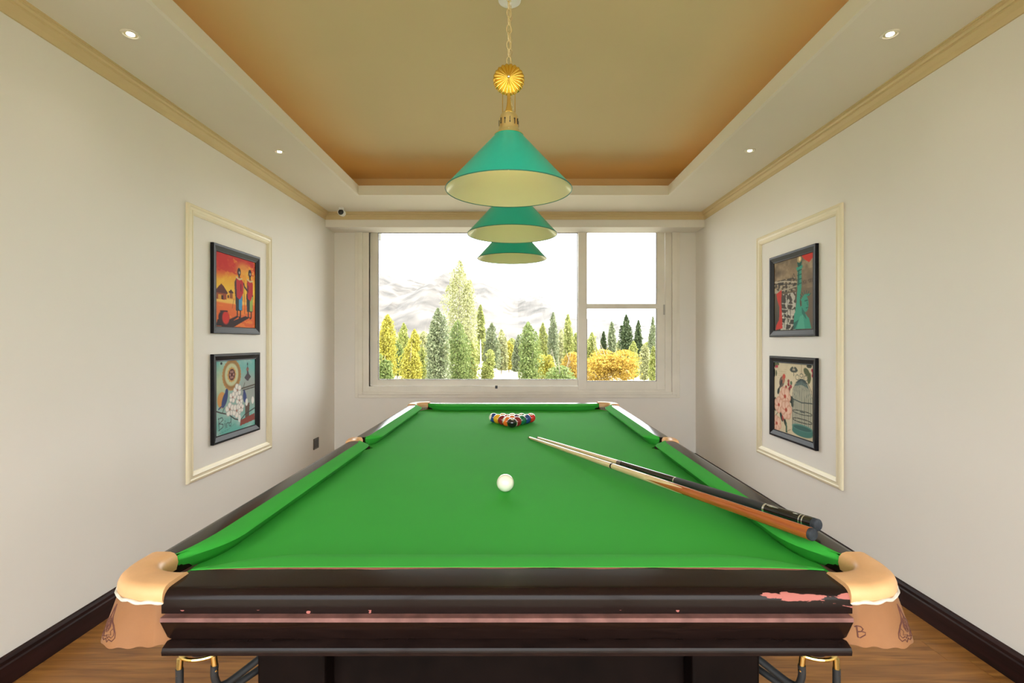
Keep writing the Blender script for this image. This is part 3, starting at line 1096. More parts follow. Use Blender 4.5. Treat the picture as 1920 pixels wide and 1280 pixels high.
# ================================================================== PICTURES
class Art:
    """A small painter: colours on a grid, x to the right and y down, both 0..1."""

    def __init__(self, w=128, h=150):
        self.w, self.h = w, h
        self.X, self.Y = np.meshgrid(np.linspace(0, 1, w), np.linspace(0, 1, h))
        self.c = np.ones((h, w, 3))

    def noise(self, fx, fy, seed, octaves=4):
        r = np.random.default_rng(seed)
        out = np.zeros_like(self.X)
        amp = 1.0
        tot = 0
        for o in range(octaves):
            nx, ny = int(fx * 2 ** o) + 2, int(fy * 2 ** o) + 2
            g = r.random((ny + 1, nx + 1))
            xs, ys = self.X * (nx - 1), self.Y * (ny - 1)
            xi, yi = xs.astype(int), ys.astype(int)
            u, v = xs - xi, ys - yi
            u, v = u * u * (3 - 2 * u), v * v * (3 - 2 * v)
            out += amp * ((g[yi, xi] * (1 - u) + g[yi, xi + 1] * u) * (1 - v) + (g[yi + 1, xi] * (1 - u) + g[yi + 1, xi + 1] * u) * v)
            tot += amp
            amp *= 0.55
        return out / tot

    def mixin(self, a, col):
        a = np.clip(a, 0, 1)[..., None]
        self.c = self.c * (1 - a) + np.array(col, float) / 255 * a
        return self

    def grad(self, stops):
        ys = [s[0] for s in stops]
        for k in range(3):
            self.c[..., k] = np.interp(self.Y, ys, [s[1][k] / 255 for s in stops])
        return self

    def ell(self, cx, cy, rx, ry, col, a=1.0, rot=0.0, soft=0.15):
        dx, dy = self.X - cx, self.Y - cy
        c, s = math.cos(rot), math.sin(rot)
        q = np.sqrt(((dx * c + dy * s) / rx) ** 2 + ((-dx * s + dy * c) / ry) ** 2)
        return self.mixin(a * np.clip((1 - q) / soft + 0.5, 0, 1), col)

    def poly(self, pts, col, a=1.0):
        ins = np.zeros(self.X.shape, bool)
        n = len(pts)
        for i in range(n):
            x0, y0 = pts[i]
            x1, y1 = pts[(i + 1) % n]
            cond = ((y0 > self.Y) != (y1 > self.Y)) & (self.X < (x1 - x0) * (self.Y - y0) / ((y1 - y0) or 1e-9) + x0)
            ins ^= cond
        return self.mixin(a * ins, col)

    def line(self, pts, w, col, a=1.0):
        best = np.full(self.X.shape, 9.0)
        for (x0, y0), (x1, y1) in zip(pts[:-1], pts[1:]):
            dx, dy = x1 - x0, y1 - y0
            L = dx * dx + dy * dy or 1e-9
            t = np.clip(((self.X - x0) * dx + (self.Y - y0) * dy) / L, 0, 1)
            best = np.minimum(best, np.hypot(self.X - x0 - t * dx, self.Y - y0 - t * dy))
        return self.mixin(a * np.clip((w - best) / (w * 0.5), 0, 1), col)


def art_savanna():
    A = Art()
    A.grad([(0, (196, 45, 36)), (0.14, (214, 70, 36)), (0.30, (232, 160, 40)), (0.48, (236, 190, 56)), (0.60, (230, 160, 60)), (0.68, (226, 112, 46)), (1, (214, 92, 36))])
    n = A.noise(5, 6, 3)
    A.mixin((n > 0.55) * (A.Y < 0.4) * 0.5, (238, 190, 50))
    A.mixin((A.noise(6, 9, 4) > 0.56) * (A.Y < 0.25) * 0.6, (190, 34, 34))
    A.ell(0.05, 0.06, 0.34, 0.22, (198, 40, 34), 0.8, soft=0.8)
    A.ell(0.68, 0.16, 0.18, 0.10, (236, 196, 70), 0.6, soft=0.9)
    A.mixin((A.noise(4, 20, 5) > 0.57) * (A.Y > 0.64) * 0.45, (240, 150, 50))
    A.ell(0.35, 0.645, 0.5, 0.03, (238, 196, 96), 0.8, soft=0.6)
    # huts
    A.poly([(0.0, 0.52), (0.07, 0.46), (0.13, 0.42), (0.20, 0.46), (0.28, 0.53), (0.27, 0.55), (0.0, 0.56)], (92, 40, 30))
    A.poly([(0.02, 0.55), (0.25, 0.545), (0.25, 0.63), (0.02, 0.635)], (150, 70, 36))
    A.poly([(0.06, 0.57), (0.16, 0.57), (0.16, 0.63), (0.06, 0.635)], (214, 150, 60))
    A.poly([(0.13, 0.575), (0.18, 0.575), (0.18, 0.63), (0.13, 0.63)], (60, 26, 20))
    A.poly([(0.30, 0.51), (0.36, 0.475), (0.42, 0.515), (0.41, 0.53), (0.31, 0.53)], (80, 40, 28))
    A.poly([(0.325, 0.53), (0.40, 0.53), (0.40, 0.60), (0.325, 0.60)], (150, 84, 40))
    A.poly([(0.27, 0.56), (0.31, 0.56), (0.31, 0.60), (0.27, 0.60)], (90, 50, 30))
    # long shadows and the pot
    A.poly([(0.0, 0.99), (0.05, 0.90), (0.30, 0.90), (0.50, 0.835), (0.56, 0.845), (0.40, 0.91), (0.72, 0.83), (0.86, 0.84), (0.42, 1.0)], (44, 18, 20))
    A.ell(0.19, 0.875, 0.125, 0.095, (52, 18, 22))
    A.ell(0.235, 0.875, 0.085, 0.090, (206, 44, 32), soft=0.3)
    A.line([(0.11, 0.79), (0.27, 0.785)], 0.012, (60, 20, 20))
    # two robed figures
    for cx, hy, bw, sk, flip in ((0.56, 0.205, 0.115, (60, 140, 190), 1), (0.85, 0.190, 0.085, (150, 170, 80), -1)):
        for lx in (-0.045, 0.035):
            A.line([(cx + lx, 0.74), (cx + lx, 0.845), (cx + lx - 0.03, 0.858)], 0.018, (36, 20, 22))
        A.poly([(cx - 0.10, 0.50), (cx + 0.09, 0.50), (cx + 0.08, 0.755), (cx - 0.08, 0.765)], (44, 46, 52))
        A.poly([(cx - 0.01, 0.53), (cx + 0.085, 0.53), (cx + 0.075, 0.745), (cx + 0.0, 0.75)], sk)
        A.line([(cx, hy + 0.03), (cx + 0.005, hy + 0.10)], 0.024, (34, 20, 24))
        A.poly([(cx - bw, 0.36), (cx - 0.06, 0.285), (cx + 0.05, 0.28), (cx + bw, 0.345), (cx + bw * 0.95, 0.50), (cx + 0.02, 0.60), (cx - 0.05, 0.57), (cx - bw * 0.95, 0.52)], (186, 34, 44))
        A.poly([(cx - bw, 0.36), (cx - 0.07, 0.29), (cx - 0.06, 0.56), (cx - bw * 0.9, 0.53)], (70, 40, 44))
        A.line([(cx + 0.045 * flip, 0.38), (cx + 0.05 * flip, 0.47)], 0.014, (90, 26, 36))
        A.line([(cx - 0.07, 0.285), (cx + 0.0, 0.31), (cx + 0.07, 0.295)], 0.018, (208, 186, 130))
        A.ell(cx, hy, 0.044, 0.058, (36, 22, 26))
        A.ell(cx + 0.008, hy + 0.008, 0.018, 0.020, (190, 180, 180), 0.8)
    A.line([(0.775, 0.45), (0.70, 0.40), (0.685, 0.36)], 0.018, (50, 30, 32))
    A.line([(0.690, 0.31), (0.705, 0.80)], 0.006, (90, 50, 30))
    A.line([(0.43, 0.60), (0.385, 0.74)], 0.005, (120, 70, 30))
    return A


def art_blossom():
    A = Art()
    A.grad([(0, (104, 172, 168)), (0.35, (130, 172, 164)), (0.6, (140, 170, 160)), (1, (96, 168, 158))])
    n = A.noise(4, 5, 8)
    A.mixin((n - 0.42) * 2.2, (176, 196, 190))
    A.ell(0.15, 0.30, 0.18, 0.22, (196, 190, 140), 0.6, soft=0.9)
    A.ell(0.82, 0.45, 0.28, 0.22, (150, 150, 144), 0.8, soft=0.8)
    # round ornament with a dark centre
    for k in range(30):
        q = 2 * PI * k / 30
        A.ell(0.38 + 0.205 * math.cos(q), 0.205 + 0.195 * math.sin(q), 0.028, 0.026, (176, 124, 66), 0.9)
    A.ell(0.38, 0.205, 0.205, 0.195, (150, 112, 66), soft=0.2)
    A.ell(0.375, 0.20, 0.165, 0.158, (186, 190, 150), soft=0.15)
    for k in range(12):
        q = 2 * PI * k / 12
        A.ell(0.375 + 0.085 * math.cos(q), 0.20 + 0.085 * math.sin(q), 0.024, 0.024, (196, 138, 70), 0.8)
    A.ell(0.38, 0.20, 0.075, 0.080, (84, 44, 40))
    for k in range(6):
        q = 2 * PI * k / 6
        A.ell(0.38 + 0.042 * math.cos(q), 0.20 + 0.045 * math.sin(q), 0.016, 0.018, (176, 130, 120))
    # spire
    A.poly([(0.77, 0.16), (0.80, 0.16), (0.82, 0.21), (0.88, 0.26), (0.80, 0.32), (0.76, 0.31), (0.70, 0.265), (0.765, 0.21)], (70, 62, 70))
    A.ell(0.785, 0.145, 0.035, 0.030, (140, 76, 66), 0.8)
    A.line([(0.785, 0.13), (0.785, 0.05)], 0.008, (40, 44, 60))
    A.ell(0.785, 0.07, 0.014, 0.014, (40, 44, 60))
    A.ell(0.13, 0.035, 0.025, 0.018, (40, 40, 44))
    # beams on the right
    A.line([(0.60, 0.42), (0.98, 0.39)], 0.014, (84, 76, 66))
    A.line([(0.66, 0.445), (0.98, 0.425)], 0.010, (70, 64, 58))
    A.line([(0.68, 0.40), (0.71, 0.34)], 0.007, (70, 64, 58))
    A.poly([(0.72, 0.66), (0.84, 0.64), (0.83, 0.86), (0.72, 0.87)], (96, 76, 64))
    A.poly([(0.60, 0.87), (0.98, 0.82), (0.99, 0.92), (0.58, 0.95)], (134, 66, 56))
    # blue birds with rust wings
    A.ell(0.14, 0.53, 0.10, 0.11, (204, 138, 70), 0.9)
    A.ell(0.21, 0.53, 0.055, 0.12, (56, 66, 112), 1, rot=0.5)
    A.ell(0.255, 0.43, 0.035, 0.045, (50, 62, 110))
    A.line([(0.17, 0.60), (0.07, 0.645)], 0.014, (60, 74, 120))
    A.ell(0.71, 0.55, 0.045, 0.085, (54, 66, 116), 1, rot=-0.2)
    A.ell(0.695, 0.475, 0.025, 0.032, (50, 60, 108))
    # branch
    A.line([(0.0, 0.66), (0.12, 0.70), (0.30, 0.745), (0.45, 0.83), (0.60, 0.87), (0.72, 0.80), (0.98, 0.745)], 0.011, (66, 58, 56))
    A.line([(0.15, 0.71), (0.20, 0.64)], 0.007, (66, 58, 56))
    A.line([(0.80, 0.78), (0.84, 0.69)], 0.007, (66, 58, 56))
    # white blossoms
    def blossom(cx, cy, r, s):
        for k in range(5):
            q = 2 * PI * k / 5 + s
            A.ell(cx + r * 0.60 * math.cos(q), cy + r * 0.53 * math.sin(q), r * 0.50, r * 0.44, (150, 150, 146), soft=0.2)
            A.ell(cx + r * 0.62 * math.cos(q), cy + r * 0.55 * math.sin(q), r * 0.40, r * 0.36, (224, 218, 210), soft=0.5)
        A.ell(cx, cy, r * 0.16, r * 0.16, (170, 110, 96))
    for cx, cy, r, s in ((0.52, 0.43, 0.10, 0.7), (0.40, 0.52, 0.085, 0.0), (0.57, 0.58, 0.085, 0.4), (0.33, 0.68, 0.105, 0.9), (0.50, 0.72, 0.11, 0.3), (0.61, 0.69, 0.075, 1.0)):
        blossom(cx, cy, r, s)
    for cx, cy in ((0.76, 0.63), (0.93, 0.62), (0.57, 0.84)):
        A.ell(cx, cy, 0.035, 0.055, (216, 212, 206))
    # hand-lettered word in the lower corner
    ink = (58, 70, 72)
    A.line([(0.07, 0.76), (0.08, 0.93)], 0.008, ink)
    A.line([(0.06, 0.775), (0.15, 0.765), (0.17, 0.80), (0.08, 0.84), (0.17, 0.86), (0.17, 0.90), (0.07, 0.93)], 0.007, ink)
    A.line([(0.215, 0.85), (0.22, 0.92)], 0.007, ink)
    A.ell(0.215, 0.825, 0.008, 0.008, ink)
    A.line([(0.255, 0.92), (0.255, 0.86), (0.295, 0.855)], 0.007, ink)
    A.line([(0.36, 0.78), (0.355, 0.91), (0.315, 0.905), (0.31, 0.865), (0.355, 0.855)], 0.007, ink)
    A.line([(0.05, 0.98), (0.30, 0.95), (0.44, 0.90)], 0.003, ink, 0.5)
    return A


def art_statue():
    A = Art()
    A.grad([(0, (112, 96, 74)), (0.22, (146, 124, 96)), (0.40, (110, 94, 74)), (0.6, (92, 80, 66)), (1, (58, 54, 46))])
    A.mixin((A.noise(4, 5, 21) - 0.45) * 3 * (A.Y < 0.45), (176, 154, 124))
    A.mixin((A.noise(3, 4, 22) - 0.5) * 3 * (A.Y < 0.4), (84, 70, 56))
    A.mixin((A.X > 0.72) * (A.Y > 0.2) * 0.6, (128, 108, 88))
    # grey city and bridge
    city = A.noise(20, 26, 23, 2)
    reg = (A.X < 0.58) * (A.Y > 0.27) * (A.Y < 0.46)
    A.mixin((city > 0.52) * reg * 0.8, (56, 52, 48))
    A.mixin((city < 0.40) * reg * 0.7, (178, 166, 146))
    A.line([(0.0, 0.285), (0.30, 0.30), (0.60, 0.345)], 0.011, (190, 178, 156))
    A.line([(0.0, 0.31), (0.60, 0.37)], 0.008, (50, 46, 42))
    A.line([(0.45, 0.34), (0.53, 0.22), (0.60, 0.33)], 0.006, (70, 62, 54))
    A.line([(0.0, 0.44), (0.60, 0.40)], 0.012, (170, 158, 138))
    reg2 = (A.X > 0.18) * (A.X < 0.58) * (A.Y > 0.48)
    c2 = A.noise(16, 16, 24, 2)
    A.mixin(reg2 * 0.6, (60, 56, 50))
    A.mixin((c2 > 0.54) * reg2 * 0.9, (196, 190, 176))
    for yy_ in (0.60, 0.68, 0.74, 0.80, 0.88):
        A.line([(0.22, yy_ + 0.01), (0.52, yy_ + 0.05)], 0.010, (206, 200, 186), 0.8)
    for xx in (0.28, 0.36, 0.44):
        A.line([(xx, 0.55), (xx + 0.01, 0.96)], 0.008, (44, 42, 40), 0.8)
    # red patches
    A.poly([(0.06, 0.46), (0.21, 0.41), (0.20, 0.60), (0.22, 0.78), (0.23, 0.97), (0.04, 0.99), (0.06, 0.92), (0.14, 0.84), (0.15, 0.66), (0.09, 0.56)], (196, 52, 38))
    A.poly([(0.72, 0.0), (1.0, 0.0), (1.0, 0.06), (0.90, 0.12), (0.78, 0.06)], (206, 56, 40))
    # teal torch bearer
    teal, dk, lt = (58, 150, 128), (30, 88, 80), (96, 182, 156)
    A.poly([(0.63, 0.16), (0.72, 0.14), (0.72, 0.42), (0.68, 0.62), (0.70, 0.78), (0.55, 0.80), (0.60, 0.62), (0.62, 0.42)], teal)
    A.poly([(0.64, 0.18), (0.67, 0.18), (0.66, 0.40), (0.63, 0.40)], dk)
    for yb in (0.20, 0.26, 0.32, 0.38):
        A.line([(0.625, yb), (0.72, yb - 0.01)], 0.010, dk)
    A.poly([(0.59, 0.15), (0.75, 0.125), (0.74, 0.17), (0.61, 0.19)], teal)
    A.poly([(0.615, 0.08), (0.735, 0.06), (0.72, 0.135), (0.635, 0.15)], dk)
    A.ell(0.67, 0.045, 0.055, 0.045, (176, 150, 108))
    A.ell(0.68, 0.04, 0.025, 0.028, (232, 210, 160))
    A.poly([(0.52, 0.99), (0.54, 0.78), (0.62, 0.70), (0.73, 0.68), (0.80, 0.78), (0.90, 0.86), (0.95, 0.99)], teal)
    A.poly([(0.60, 0.99), (0.68, 0.82), (0.76, 0.80), (0.80, 0.99)], lt, 0.5)
    A.poly([(0.53, 0.90), (0.66, 0.86), (0.56, 0.99), (0.52, 0.99)], dk, 0.8)
    A.ell(0.805, 0.655, 0.080, 0.115, teal, rot=-0.15)
    A.poly([(0.73, 0.70), (0.80, 0.77), (0.84, 0.87), (0.73, 0.78)], dk, 0.7)
    A.line([(0.80, 0.62), (0.86, 0.615)], 0.010, dk)
    A.line([(0.85, 0.64), (0.865, 0.68)], 0.007, dk)
    A.line([(0.83, 0.715), (0.87, 0.71)], 0.008, dk)
    A.line([(0.72, 0.60), (0.80, 0.545), (0.90, 0.545)], 0.020, teal)
    for a0 in range(6):
        q = -2.5 + a0 * 0.38
        A.line([(0.81 + 0.09 * math.cos(q), 0.60 + 0.07 * math.sin(q)), (0.81 + 0.15 * math.cos(q), 0.60 + 0.12 * math.sin(q))], 0.007, dk)
    # faint lettering beside the arm
    ink = (84, 70, 58)
    x = 0.755
    for g in ([(0, 1), (0, 0), (1, 1), (1, 0)], [(1, 0), (0, 0), (0, 1), (1, 1)], [(0, 0), (0.3, 1), (0.5, 0.4), (0.7, 1), (1, 0)], None,
              [(0, 0), (0.5, 0.5), (1, 0)], [(0, 0), (1, 0), (1, 1), (0, 1), (0, 0)], [(0, 1), (0, 0), (1, 0), (0, 0.5), (1, 1)], [(0, 0), (0, 1), (0, 0.5), (1, 0), (0, 0.5), (1, 1)]):
        if g:
            A.line([(x + a * 0.020, 0.345 + b * 0.035) for a, b in g], 0.005, ink, 0.8)
        x += 0.029
    return A


def art_birdcage():
    A = Art()
    A.grad([(0, (206, 192, 160)), (0.5, (212, 200, 172)), (1, (204, 190, 160))])
    A.mixin((A.noise(4, 5, 31) - 0.5) * 1.5, (186, 168, 136))
    for k in range(5):
        A.line([(0.10, 0.10 + k * 0.03), (0.34, 0.095 + k * 0.03)], 0.003, (170, 150, 120), 0.5)
    leaf, leafd = (84, 92, 62), (44, 50, 40)
    # leaves and berries in the corners
    for cx, cy, rx, ry, ro, c in ((0.84, 0.10, 0.075, 0.045, 0.5, leaf), (0.90, 0.18, 0.04, 0.075, 0.2, leaf), (0.90, 0.02, 0.06, 0.025, 0, leafd), (0.03, 0.04, 0.05, 0.035, 0.4, leaf), (0.06, 0.16, 0.02, 0.045, 0, leaf), (0.0, 0.16, 0.03, 0.06, 0, leafd), (0.10, 0.02, 0.04, 0.025, 0.2, leaf)):
        A.ell(cx, cy, rx, ry, c, rot=ro)
    for cx, cy in ((0.965, 0.07), (0.985, 0.10), (0.975, 0.14), (0.05, 0.065), (0.09, 0.06)):
        A.ell(cx, cy, 0.020, 0.022, (170, 40, 64))
    # dragonfly
    for sx_ in (-1, 1):
        A.ell(0.53 + sx_ * 0.055, 0.075, 0.050, 0.022, (66, 72, 66), 0.9, rot=sx_ * 0.5)
        A.ell(0.53 + sx_ * 0.045, 0.105, 0.045, 0.018, (66, 72, 66), 0.9, rot=-sx_ * 0.2)
    A.line([(0.53, 0.06), (0.53, 0.17)], 0.007, (60, 60, 54))
    # red-headed bird
    A.ell(0.215, 0.275, 0.065, 0.085, (104, 88, 76), rot=0.6)
    A.ell(0.255, 0.245, 0.045, 0.055, (168, 108, 84), rot=0.4)
    A.ell(0.275, 0.195, 0.040, 0.035, (186, 74, 56))
    A.poly([(0.17, 0.32), (0.21, 0.34), (0.10, 0.43), (0.085, 0.42)], (90, 78, 68))
    A.ell(0.20, 0.29, 0.025, 0.05, (60, 54, 50), rot=0.6)
    # berries
    A.line([(0.39, 0.25), (0.42, 0.30), (0.40, 0.40)], 0.006, leaf)
    for cx, cy, c in ((0.33, 0.345, (150, 54, 52)), (0.395, 0.30, (150, 44, 44)), (0.455, 0.325, (160, 50, 60)), (0.42, 0.36, (140, 50, 50)), (0.40, 0.40, leafd), (0.465, 0.275, (84, 100, 76)), (0.395, 0.255, (150, 70, 60))):
        A.ell(cx, cy, 0.028, 0.027, c)
    # roses
    def rose(cx, cy, r, s):
        for k in range(6):
            q = 2 * PI * k / 6 + s
            A.ell(cx + r * 0.60 * math.cos(q), cy + r * 0.55 * math.sin(q), r * 0.52, r * 0.48, (196, 140, 116), soft=0.25)
            A.ell(cx + r * 0.62 * math.cos(q), cy + r * 0.57 * math.sin(q), r * 0.40, r * 0.36, (218, 180, 158), soft=0.5)
            A.ell(cx + r * 0.36 * math.cos(q + 0.4), cy + r * 0.33 * math.sin(q + 0.4), r * 0.34, r * 0.3, (226, 190, 168), soft=0.4)
        A.ell(cx, cy, r * 0.22, r * 0.2, (168, 66, 46), soft=0.6)
    for cx, cy, rx, ry, ro in ((0.12, 0.42, 0.03, 0.05, 0.4), (0.47, 0.51, 0.07, 0.05, 0.3), (0.50, 0.57, 0.035, 0.04, 0), (0.03, 0.62, 0.05, 0.10, 0), (0.20, 0.78, 0.03, 0.08, -0.5), (0.30, 0.84, 0.03, 0.075, -0.5), (0.06, 0.86, 0.05, 0.04, 0.3), (0.33, 0.60, 0.04, 0.04, 0.2)):
        A.ell(cx, cy, rx, ry, leafd, rot=ro)
    A.line([(0.05, 0.78), (0.12, 0.72), (0.25, 0.70)], 0.008, (76, 70, 56))
    rose(0.30, 0.48, 0.14, 0.1)
    rose(0.13, 0.62, 0.12, 0.5)
    rose(0.33, 0.67, 0.14, 0.9)
    rose(0.07, 0.90, 0.12, 0.3)
    A.ell(0.24, 0.80, 0.02, 0.04, (160, 60, 56), rot=-0.4)
    # little bottle
    A.poly([(0.325, 0.84), (0.345, 0.84), (0.355, 0.89), (0.365, 0.99), (0.315, 0.99), (0.315, 0.89)], (64, 92, 74))
    A.line([(0.37, 0.96), (0.45, 0.93)], 0.006, (140, 120, 90))
    # cage
    w = (58, 70, 70)
    A.line([(0.72, 0.0), (0.72, 0.13)], 0.005, (120, 100, 74))
    for sx_ in (-1, 1):
        A.line([(0.72 + sx_ * 0.10 + 0.045 * math.cos(q), 0.185 + 0.035 * math.sin(q)) for q in [k * PI / 8 for k in range(17)]], 0.005, w)
    A.line([(0.72 + 0.04 * math.cos(q), 0.155 + 0.025 * math.sin(q)) for q in [k * PI / 8 for k in range(17)]], 0.005, w)
    A.poly([(0.50, 0.86), (0.50, 0.42), (0.54, 0.32), (0.62, 0.24), (0.72, 0.20), (0.82, 0.24), (0.92, 0.34), (0.97, 0.46), (0.97, 0.86)], (150, 156, 142), 0.55)
    A.poly([(0.62, 0.24), (0.72, 0.20), (0.82, 0.24), (0.90, 0.32), (0.72, 0.28), (0.55, 0.31)], (84, 110, 110), 0.8)
    for k in range(12):
        f = k / 11
        xb = 0.50 + 0.47 * f
        A.line([(0.72 + (xb - 0.72) * 0.15, 0.205), (0.72 + (xb - 0.72) * 0.62, 0.26), (0.72 + (xb - 0.72) * 0.92, 0.35), (xb, 0.46), (xb, 0.86)], 0.0065, w)
    A.line([(0.50, 0.49), (0.72, 0.52), (0.97, 0.505)], 0.009, w)
    for y0 in (0.655, 0.765):
        A.line([(0.735 + 0.235 * math.cos(q), y0 + 0.025 * math.sin(q)) for q in [k * PI / 10 for k in range(21)]], 0.007, (60, 64, 58))
    A.line([(0.74, 0.54), (0.74, 0.62)], 0.008, (214, 206, 186))
    A.line([(0.69, 0.645), (0.79, 0.645)], 0.009, w)
    A.ell(0.735, 0.925, 0.245, 0.055, (66, 116, 108))
    A.poly([(0.49, 0.86), (0.98, 0.86), (0.98, 0.925), (0.49, 0.925)], (66, 116, 108))
    A.ell(0.735, 0.86, 0.245, 0.045, (88, 134, 124))
    A.ell(0.735, 0.865, 0.215, 0.032, (56, 96, 92))
    return A


def print_mat():
    m = bpy.data.materials.new('printed_paper')
    m.use_nodes = True
    n, l = m.node_tree.nodes, m.node_tree.links
    a = n.new('ShaderNodeAttribute')
    a.attribute_name = 'ink'
    l.new(a.outputs['Color'], n['Principled BSDF'].inputs['Base Color'])
    n['Principled BSDF'].inputs['Roughness'].default_value = 0.7
    n['Principled BSDF'].inputs['Specular IOR Level'].default_value = 0.2
    return m


M['print'] = print_mat()


def picture(art, side, z0, z1, label):
    """A framed print on a side wall; side -1 is the left wall (picture's left edge is nearest the camera), +1 the right wall."""
    y0, y1 = 3.259, 3.854
    wall = XL if side < 0 else XR
    root = tag(empty('framed_picture', (wall, (y0 + y1) / 2, HC + z0)), label, 'picture', 'framed pictures on the side walls')
    W, H = y1 - y0, z1 - z0
    put = (lambda a, b, h: (h, a, b)) if side < 0 else (lambda a, b, h: (-h, a, b))
    FW = 0.048
    prof = [(0, 0.001), (0, 0.020), (0.003, 0.023), (0.014, 0.023), (0.018, 0.0215), (FW - 0.006, 0.0125), (FW - 0.002, 0.013), (FW, 0.011), (FW, 0.004)]
    mb = MB()
    sweep_rect(mb, -W / 2, W / 2, 0, H, prof, put)
    mb.build('frame', M['frame'], root)
    A = art
    lin = np.where(A.c <= 0.04045, A.c / 12.92, ((A.c + 0.055) / 1.055) ** 2.4)
    vs, fs, cs = [], [], []
    for j in range(A.h):
        for i in range(A.w):
            fx, fy = i / (A.w - 1), j / (A.h - 1)
            yv = (-W / 2 + FW - 0.002 + fx * (W - 2 * FW + 0.004)) if side < 0 else (W / 2 - FW + 0.002 - fx * (W - 2 * FW + 0.004))
            vs.append(put(yv, H - FW + 0.002 - fy * (H - 2 * FW + 0.004), 0.007))
    idx = np.arange(A.h * A.w).reshape(A.h, A.w)
    quads = np.stack([idx[:-1, :-1], idx[1:, :-1], idx[1:, 1:], idx[:-1, 1:]], -1).reshape(-1, 4).tolist()
    me = bpy.data.meshes.new('print')
    me.from_pydata(vs, [], quads)
    at_ = me.color_attributes.new('ink', 'FLOAT_COLOR', 'POINT')
    at_.data.foreach_set('color', np.concatenate([lin.reshape(-1, 3), np.ones((A.h * A.w, 1))], 1).astype(np.float32).ravel())
    link('print', me, M['print'], root)
    MB().box(0.0015 if side < 0 else -0.005, 0.005 if side < 0 else -0.0015, -W / 2 + 0.01, W / 2 - 0.01, 0.01, H - 0.01).build('backing', M['darkmatte'], root)
    return root


picture(art_savanna(), -1, 0.055, 0.633, 'framed print of two red-robed figures on an orange savanna')
picture(art_blossom(), -1, -0.656, -0.078, 'framed teal print of white blossoms, blue birds and a round ornament')
picture(art_statue(), 1, 0.037, 0.626, 'framed print of a teal torch-bearing statue over a grey city')
picture(art_birdcage(), 1, -0.690, -0.102, 'framed cream print of a teal birdcage with pink roses')

# ================================================================== BALLS
BR = 0.0286
BZ = ZB + BR


def uv_sphere(R, seg=40, rings=22):
    mb = MB()
    rr = []
    for i in range(1, rings):
        a = PI * i / rings
        rr.append([(R * math.sin(a) * math.cos(2 * PI * k / seg), R * math.sin(a) * math.sin(2 * PI * k / seg), R * math.cos(a)) for k in range(seg)])
    mb.loft(rr, closed=False, caps=False)
    o = len(mb.v)
    mb.v += [(0, 0, R), (0, 0, -R)]
    n = len(rr)
    for k in range(seg):
        mb.f.append((o, k, (k + 1) % seg))
        mb.f.append((o + 1, (n - 1) * seg + (k + 1) % seg, (n - 1) * seg + k))
        mb.mi += [0, 0]
    me = mb.mesh('ball')
    me.polygons.foreach_set('use_smooth', [True] * len(me.polygons))
    return me


def ball_mat(name, col, stripe):
    m = mat(name, col, 0.08, coat=0.5)
    if stripe:
        n, l = m.node_tree.nodes, m.node_tree.links
        tc = n.new('ShaderNodeTexCoord')
        sp = n.new('ShaderNodeSeparateXYZ')
        ab = n.new('ShaderNodeMath')
        ab.operation = 'ABSOLUTE'
        lt = n.new('ShaderNodeMath')
        lt.operation = 'LESS_THAN'
        lt.inputs[1].default_value = BR * 0.56
        mx = n.new('ShaderNodeMix')
        mx.data_type = 'RGBA'
        mx.inputs['A'].default_value = (0.82, 0.76, 0.60, 1)
        mx.inputs['B'].default_value = (*col, 1)
        l.new(tc.outputs['Object'], sp.inputs[0])
        l.new(sp.outputs['Z'], ab.inputs[0])
        l.new(ab.outputs[0], lt.inputs[0])
        l.new(lt.outputs[0], mx.inputs['Factor'])
        l.new(mx.outputs['Result'], n['Principled BSDF'].inputs['Base Color'])
    return m


M['ivory'] = mat('ivory_resin', (0.86, 0.80, 0.64), 0.10, coat=0.5)
M['digit'] = mat('black_digit', (0.01, 0.01, 0.01), 0.3)
BC = {1: (0.86, 0.42, 0.02), 2: (0.02, 0.06, 0.24), 3: (0.66, 0.02, 0.02), 4: (0.09, 0.02, 0.10), 5: (0.82, 0.16, 0.02), 6: (0.01, 0.16, 0.07), 7: (0.26, 0.015, 0.02), 8: (0.012, 0.012, 0.012)}


def spot_meshes(num):
    """White spot and its digits, bent onto the ball about +X."""
    mb = MB()
    rings = [[(math.cos(a) * BR * 1.001, math.sin(a) * math.cos(2 * PI * k / 24) * BR * 1.001, math.sin(a) * math.sin(2 * PI * k / 24) * BR * 1.001) for k in range(24)] for a in (0.02, 0.15, 0.30, 0.42)]
    mb.loft(rings, closed=False, caps=False)
    mb.add(rings[0], [tuple(range(24))])
    spot = mb.mesh('number_spot')
    cu = bpy.data.curves.new('digits', 'FONT')
    cu.body = str(num)
    cu.size = 0.016
    cu.align_x, cu.align_y = 'CENTER', 'CENTER'
    tmp = bpy.data.objects.new('tmp', cu)
    me = bpy.data.meshes.new_from_object(tmp)
    bpy.data.objects.remove(tmp)
    bpy.data.curves.remove(cu)
    for v in me.vertices:
        a, b = v.co.x / BR, v.co.y / BR
        r = BR * 1.004
        v.co = Vector((r * math.cos(a) * math.cos(b), r * math.sin(a) * math.cos(b), r * math.sin(b)))
    me.materials.clear()
    return spot, me


